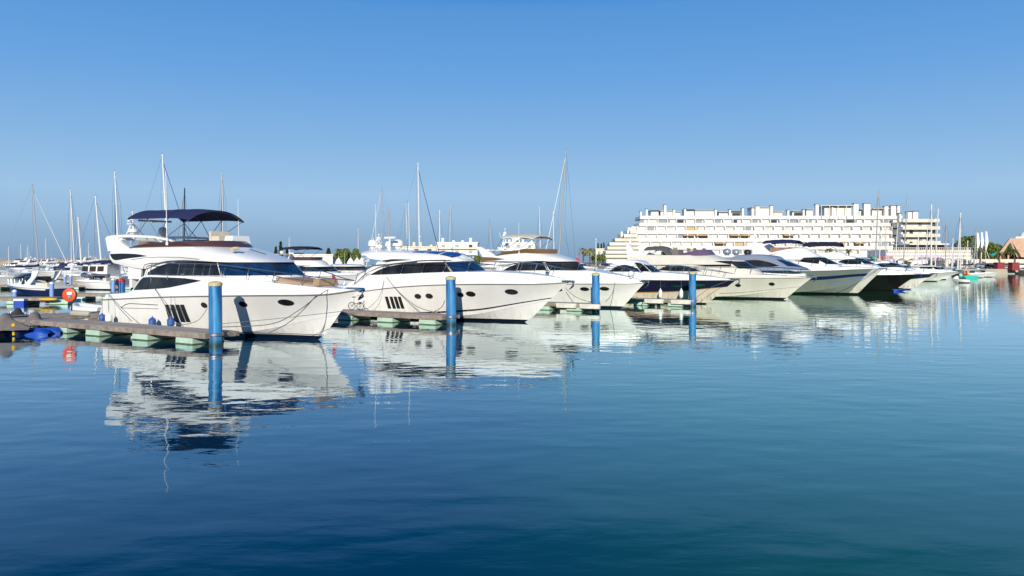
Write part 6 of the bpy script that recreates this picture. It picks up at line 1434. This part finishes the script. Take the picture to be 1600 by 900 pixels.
for i, (px, t, w, k, lb) in enumerate(((1051, 382, 17, 'round', 'bushy tree on the terrace left of the purple deflector'), (1076, 384, 9, 'palm', 'small palm behind the cream yacht, left'), (1085, 383, 8, 'palm', 'small palm behind the cream yacht, right'), (1100, 383.5, 8, 'palm', 'small palm above the purple deflector'), (1037, 387, 9, 'round', 'small shrub left of the bushy terrace tree'),
        (1296, 385, 14, 'palm', 'palm between the two navy biminis and the red kiosk'), (1326, 386, 12, 'palm', 'palm right of the long navy bimini'), (1417, 384, 16, 'round', 'planted tree on the restaurant terrace'), (1424.5, 365, 12, 'round', 'plants on the balcony of the cream block'))):
    tree(lb, px, 405, t, w, 270 if i < 8 else 288, k, seed=30+i, n=260)
for i, (px, t, w, D, lb) in enumerate(((1506, 366, 38, 260, 'tall left tree of the clump behind the masts at right'), (1524, 364, 42, 265, 'tallest middle tree of the right clump'), (1541, 373, 34, 262, 'lower tree at the right side of the right clump'), (1553, 380, 34, 300, 'round tree at the left of the low green ridge'),
        (1566, 377, 34, 310, 'pine in the middle of the low green ridge'), (1577, 376, 28, 305, 'pine crown just left of the orange roof'), (1536, 386, 24, 290, 'low tree filling in under the right clump'), (1549, 391, 20, 285, 'low shrubby tree above the beach kiosk'), (1565, 390, 26, 280, 'wide low tree behind the teal parasol'), (1498, 377, 18, 268, 'small tree right of the pavilion'))):
    tree(lb, px, 405, t, w, D, 'round', seed=50+i, group='trees behind the beach', n=1500)
for i, (px, t, D, lb) in enumerate(((1531, 384, 205, 'palm by the white banners'), (1561, 392, 203, 'palm in the left red planter'), (1585, 386, 201, 'palm in the right red planter'))): tree(lb, px, 415, t, 17, D, 'palm', seed=70+i, group='palms on the beach front')
M_redp = mat('red_planter', (.27, .04, .045), .8, var=.15)
for px, D, lb in ((1561, 196, 'left dark red planter at the beach'), (1584, 194, 'right dark red planter, nearest the right edge')):
    o = MB(); o.box((0, 0, .9), (1.9, 1.9, 1.8), taper=.86); o.box((0, 0, 1.85), (1.8, 1.8, .12)); q = o.build('planter', M_redp, smooth=0); q.location = (X_(px, D), D, .9); tag(q, lb, 'planter', 'red planters on the beach front')
# parasols, banners, kiosks
P = (X_(1556, 215), 215, 1.1); R = thing('parasol', 'turquoise parasol in front of the green ridge', 'parasol', P); mb = MB(); mb.tube([(0, 0, 0), (0, 0, 4.2)], .05, 6); mb.build('pole', M_white, R); mb = MB(); mb.lathe([(1.6, 3.5), (1.0, 3.95), (.02, 4.4)], n=10); mb.build('canopy', M_teal, R)
for i, (px, t, lb) in enumerate(((1526.5, 363, 'left one of the three tall white banners'), (1533, 362, 'middle one of the three tall white banners'), (1540, 361, 'right one of the three tall white banners'))):
    D = 210; P = (X_(px, D), D, 1.1); R = thing('banner_flag', lb, 'banner', P, 0, 'white feather banners by the beach'); zt = Z_(t, D)-1.1; mb = MB(); mb.tube([(0, 0, 0), (0, 0, zt)], .06, 6); mb.build('pole', M_white, R); mb = MB(); mb.grid([[(0.03, 0, zt-.2-k*.8), (.25+.45*math.sin(PI*min(1, .15+k*.13)), .15*math.sin(k*1.3), zt-.1-k*.8)] for k in range(7)]); mb.build('cloth', M_white, R)
P = (X_(931.3, 180), 180, 0); R = thing('flagpole', 'thin white flagpole between the sail cover and the terraced wing', 'flagpole', P); mb = MB(); mb.tube([(0, 0, 0), (0, 0, Z_(374, 180))], lambda k: .1*(1-.4*k), 8); mb.build('pole', M_white, R); mb = MB(); mb.sphere((0, 0, Z_(374, 180)), .16); mb.build('finial', M_white, R)
for px, D, m, lb, w in ((1381, 240, mat('coral_awning', (.62, .16, .14), .8), 'coral red awning kiosk on the quay', 4.2), (1368, 241, mat('green_awning', (.05, .40, .28), .8), 'green awning kiosk left of the coral one', 2.6), (1319, 242, mat('cream_awning', (.70, .60, .45), .8), 'cream awning stall left of the green kiosk', 5.0)):
    P = (X_(px, D), D, 1.1); R = thing('awning_kiosk', lb, 'kiosk', P, 0, 'kiosks along the quay'); mb = MB(); mb.box((0, 1, 1.2), (w, 2, 2.4)); mb.build('booth', M_wall2, R, smooth=0); mb = MB(); mb.prism([(-w/2-.3, 2.3), (w/2+.3, 2.3), (w/2, 3.3), (-w/2, 3.3)], -1.2, 2.2); mb.build('awning', m, R, smooth=0); win_box(R, -w*.35, w*.35, .9, 2.0, -.01)
for i, (px, lb) in enumerate(((935, 'left white market tent on the left quay'), )): pass
for i, (px, w, lb) in enumerate(((529, 2.0, 'white closed parasol tent under the yellowing palm'), (548, 2.2, 'white parasol tent under the round tree'), (558, 2.0, 'slim white sail-like tent right of the round tree'), (565, 1.8, 'white tent beside the slanting white jib'))):
    D = 215; P = (X_(px, D), D, 1.1); R = thing('white_tent', lb, 'tent', P, 0, 'white tents on the quay'); mb = MB(); mb.lathe([(w*.45, 0), (w*.47, 1.6), (w*.3, 2.3), (.05, 3.0)], n=8); mb.build('canvas', M_white, R); mb = MB(); mb.tube([(0, 0, 2.9), (0, 0, 3.5)], .05, 5); mb.build('pole', M_alug, R)
rp = random.Random(11)
for k in range(14):
    px = 1312+k*14.3+rp.uniform(-3, 3); D = rp.uniform(212, 228); P = (X_(px, D), D, 1.1); R = thing('parasol', 'small cream parasol in the row along the quay before the white buildings', 'parasol', P, 0, 'cream parasols along the quay')
    mb = MB(); mb.tube([(0, 0, 0), (0, 0, 2.5)], .04, 6); mb.build('pole', M_white, R); mb = MB(); mb.lathe([(1.5, 2.1), (1.0, 2.45), (.02, 2.85)], n=8); mb.build('canopy', M_cream if k % 3 else M_white, R, smooth=0)
    if k % 2:
        px += rp.uniform(4, 8); P = (X_(px, D), D-2, 1.1); h_ = rp.uniform(1.2, 2.2); w_ = rp.uniform(.8, 1.6); mb = MB(); mb.sphere((0, 0, h_*.5), w_*.5, n=10, k=6, sz=h_/w_)
        R = thing('potted_shrub', 'clipped green shrub in a pot between the cream parasols', 'shrub', P, 0, 'potted shrubs along the quay'); mb = MB(); mb.lathe([(.3, 0), (.4, .5), (.36, .52)], n=10); mb.build('pot', M_redp, R)
        rr = random.Random(k); leaves(90, lambda: (rr.gauss(0, w_*.22), rr.gauss(0, w_*.22), .6+rr.random()*h_), .22, rr).build('foliage', L_mid, R, smooth=0)
# parked cars along the beach road
def car(label, px, D, m):
    P = (X_(px, D), D, 1.15); R = thing('parked_car', label, 'car', P, 0, 'cars parked behind the beach'); mb = MB(); mb.prism([(-2.1, .35), (2.1, .35), (2.15, .8), (1.2, .95), (.6, 1.45), (-1.2, 1.45), (-1.9, .95), (-2.15, .8)], -.85, .85); mb.build('body', m, R); mb = MB(); mb.prism([(1.05, .97), (.55, 1.38), (-1.1, 1.38), (-1.65, .97)], -.87, .87); mb.build('window', M_wwin, R, smooth=0)
    for x in (-1.3, 1.3):
        for y in (-.8, .8): mb = MB(); mb.lathe([(.33, -.12), (.33, .12)], (x, y, .33), n=14, axis='y'); mb.build('wheel', M_black, R)
for px, m, lb in ((1548, M_black, 'black parked car left of the left red planter'), (1572, M_steeld, 'grey parked car between the two red planters'), (1594, M_white, 'white parked car at the right edge of the beach road'), (1536, M_gelg, 'silver parked car below the banners')): car(lb, px, 204, m)
# =====================================================================  WATER, SKY, SUN, CAMERA
def make_water():
    m = bpy.data.materials.new('harbour_water'); m.use_nodes = True; nt = m.node_tree; L = nt.links; N = nt.nodes
    b = N['Principled BSDF']
    g = N.new('ShaderNodeNewGeometry'); sp = N.new('ShaderNodeSeparateXYZ'); L.new(g.outputs['Position'], sp.inputs[0])
    # body colour of the water: deep blue, turning turquoise over the pale shallow bed to the right
    n0 = N.new('ShaderNodeTexNoise'); n0.inputs['Scale'].default_value = 0.12; n0.inputs['Detail'].default_value = 3; L.new(g.outputs['Position'], n0.inputs['Vector'])
    a = N.new('ShaderNodeMath'); a.operation = 'MULTIPLY_ADD'; a.inputs[1].default_value = 7.0; L.new(n0.outputs['Fac'], a.inputs[0]); L.new(sp.outputs[0], a.inputs[2])
    mr = N.new('ShaderNodeMapRange'); mr.inputs[1].default_value = 1.0; mr.inputs[2].default_value = 9.0; mr.interpolation_type = 'SMOOTHSTEP'; L.new(a.outputs[0], mr.inputs[0])
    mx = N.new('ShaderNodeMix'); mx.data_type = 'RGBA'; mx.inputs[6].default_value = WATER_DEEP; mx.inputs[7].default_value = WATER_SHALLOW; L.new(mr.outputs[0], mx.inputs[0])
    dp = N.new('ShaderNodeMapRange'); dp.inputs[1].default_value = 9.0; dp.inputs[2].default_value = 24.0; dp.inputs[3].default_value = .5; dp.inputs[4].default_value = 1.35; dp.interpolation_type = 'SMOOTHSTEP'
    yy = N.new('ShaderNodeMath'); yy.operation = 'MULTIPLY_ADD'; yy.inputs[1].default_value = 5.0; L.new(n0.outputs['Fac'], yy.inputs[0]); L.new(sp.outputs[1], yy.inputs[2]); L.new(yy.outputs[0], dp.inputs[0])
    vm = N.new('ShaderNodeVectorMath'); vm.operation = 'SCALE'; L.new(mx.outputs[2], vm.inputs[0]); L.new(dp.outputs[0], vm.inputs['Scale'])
    N.remove(b); df = N.new('ShaderNodeBsdfDiffuse'); gl = N.new('ShaderNodeBsdfGlossy'); gl.inputs['Roughness'].default_value = 0.0; gl.inputs['Color'].default_value = (.87, .975, .985, 1); fr_ = N.new('ShaderNodeFresnel'); fr_.inputs['IOR'].default_value = 2.35; ms_ = N.new('ShaderNodeMixShader')
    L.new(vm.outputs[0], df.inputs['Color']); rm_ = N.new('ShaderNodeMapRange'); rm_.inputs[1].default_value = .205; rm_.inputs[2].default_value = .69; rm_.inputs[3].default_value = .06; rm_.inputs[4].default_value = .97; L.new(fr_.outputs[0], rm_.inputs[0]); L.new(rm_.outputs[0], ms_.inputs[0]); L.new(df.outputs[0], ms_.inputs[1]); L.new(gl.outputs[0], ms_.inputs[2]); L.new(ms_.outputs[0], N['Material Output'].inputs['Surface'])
    # ripples: a long swell crossing the view and short wavelets
    def noise(scale, sx, sy, rot, det=2.0, dist=0.0):
        mp = N.new('ShaderNodeMapping'); mp.inputs['Scale'].default_value = (sx, sy, 1); mp.inputs['Rotation'].default_value = (0, 0, rot); L.new(g.outputs['Position'], mp.inputs[0])
        n = N.new('ShaderNodeTexNoise'); n.inputs['Scale'].default_value = scale; n.inputs['Detail'].default_value = det; n.inputs['Distortion'].default_value = dist; L.new(mp.outputs[0], n.inputs['Vector']); return n.outputs['Fac']
    def bump(hgt, dist, prev=None, strength=1.0):
        bp = N.new('ShaderNodeBump'); bp.inputs['Strength'].default_value = strength if not hasattr(strength, 'links') else 1; bp.inputs['Distance'].default_value = dist; L.new(hgt, bp.inputs['Height'])
        if prev: L.new(prev, bp.inputs['Normal'])
        return bp.outputs[0]
    w1 = bump(noise(0.75, 0.55, 1.0, 0.25, 1.0, 0.3), WB1)
    w2 = bump(noise(2.1, 0.6, 1.0, -0.2, 0.5, 0.2), WB2, w1)
    w3 = bump(noise(6.5, 0.45, 1.0, 0.12, 1.5, 0.2), WB3, w2)
    for nd in (gl, fr_): L.new(w3, nd.inputs['Normal'])
    mb = MB()
    xs = [-4000, -600, -100, -30, 0, 30, 100, 600, 4000]; ys = [-60, 0, 20, 60, 150, 400, 1200, 3000, 9000]
    mb.grid([[(x, y, 0) for y in ys] for x in xs]); o = mb.build('water', m, smooth=0); o['kind'] = 'structure'
    if o.data.polygons[0].normal.z < 0: o.data.flip_normals()
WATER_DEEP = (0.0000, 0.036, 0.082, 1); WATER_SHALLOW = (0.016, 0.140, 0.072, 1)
WB1, WB2, WB3 = 0.014, 0.0052, 0.0014
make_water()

W_ = bpy.data.worlds.new('World'); S.world = W_; W_.use_nodes = True; nt = W_.node_tree
sky = nt.nodes.new('ShaderNodeTexSky'); sky.sky_type = 'NISHITA'; sky.sun_disc = False
SUN_EL, SUN_AZ = 19.5, 184.5     # azimuth clockwise from the view direction: low behind the camera's left shoulder
sky.sun_elevation = math.radians(SUN_EL); sky.sun_rotation = math.radians(SUN_AZ)
sky.air_density = 1.0; sky.dust_density = 0.35; sky.ozone_density = 2.6; sky.altitude = 0
hs = nt.nodes.new('ShaderNodeHueSaturation'); hs.inputs['Saturation'].default_value = 1.18
bg = nt.nodes['Background']; bg.inputs['Strength'].default_value = 0.12
nt.links.new(sky.outputs[0], hs.inputs['Color'])
# horizon pulled to the real blue; sky above the view darkened for water reflections
g = nt.nodes.new('ShaderNodeTexCoord'); sz = nt.nodes.new('ShaderNodeSeparateXYZ'); nt.links.new(g.outputs['Generated'], sz.inputs[0])
rp = nt.nodes.new('ShaderNodeValToRGB'); e = rp.color_ramp.elements
KS = 1/0.12
SKYR = [(0.0, (.205, .345, .55)), (.028, (.25, .415, .62)), (.05, (.31, .49, .72)), (.08, (.335, .54, .79)), (.14, (.24, .46, .765)), (.22, (.145, .37, .75)), (.30, (.095, .305, .69)), (.32, (.045, .25, .62)), (.35, (.0, .175, .47)), (1, (.0, .09, .32))]
for i, (p_, c) in enumerate(SKYR):
    el_ = e[i] if i < 2 else e.new(p_)
    el_.position = p_; el_.color = (*c, 1)
sc_ = nt.nodes.new('ShaderNodeVectorMath'); sc_.operation = 'SCALE'; sc_.inputs['Scale'].default_value = KS
nt.links.new(sz.outputs[2], rp.inputs[0]); nt.links.new(rp.outputs[0], sc_.inputs[0])
mxs = nt.nodes.new('ShaderNodeMix'); mxs.data_type = 'RGBA'; mxs.inputs[0].default_value = 0.96
nt.links.new(hs.outputs[0], mxs.inputs[6]); nt.links.new(sc_.outputs[0], mxs.inputs[7]); nt.links.new(mxs.outputs[2], bg.inputs['Color'])
sl = bpy.data.lights.new('sun', 'SUN'); sl.energy = 4.8; sl.angle = math.radians(0.53); sl.color = (1.0, 0.925, 0.80)
so = bpy.data.objects.new('sun', sl); COL.objects.link(so)
el, az = math.radians(SUN_EL), math.radians(SUN_AZ)
to_sun = Vector((math.sin(az)*math.cos(el), math.cos(az)*math.cos(el), math.sin(el)))
so.rotation_euler = to_sun.to_track_quat('Z', 'Y').to_euler()
so.location = to_sun*50
cam = bpy.data.cameras.new('camera'); co = bpy.data.objects.new('camera', cam); COL.objects.link(co); S.camera = co
cam.lens = 28; cam.sensor_width = 36; cam.shift_y = -(450-HY)/1600; cam.clip_start = 0.1; cam.clip_end = 20000
co.location = (0, 0, H); co.rotation_euler = (math.radians(90), 0, 0)
S.view_settings.view_transform = 'Standard'; S.view_settings.look = 'None'; S.view_settings.gamma = 1; S.view_settings.exposure = 0.0
S.cycles.max_bounces = 6; S.cycles.glossy_bounces = 4; S.cycles.diffuse_bounces = 2; S.cycles.transmission_bounces = 2; S.cycles.caustics_reflective = False; S.cycles.caustics_refractive = False
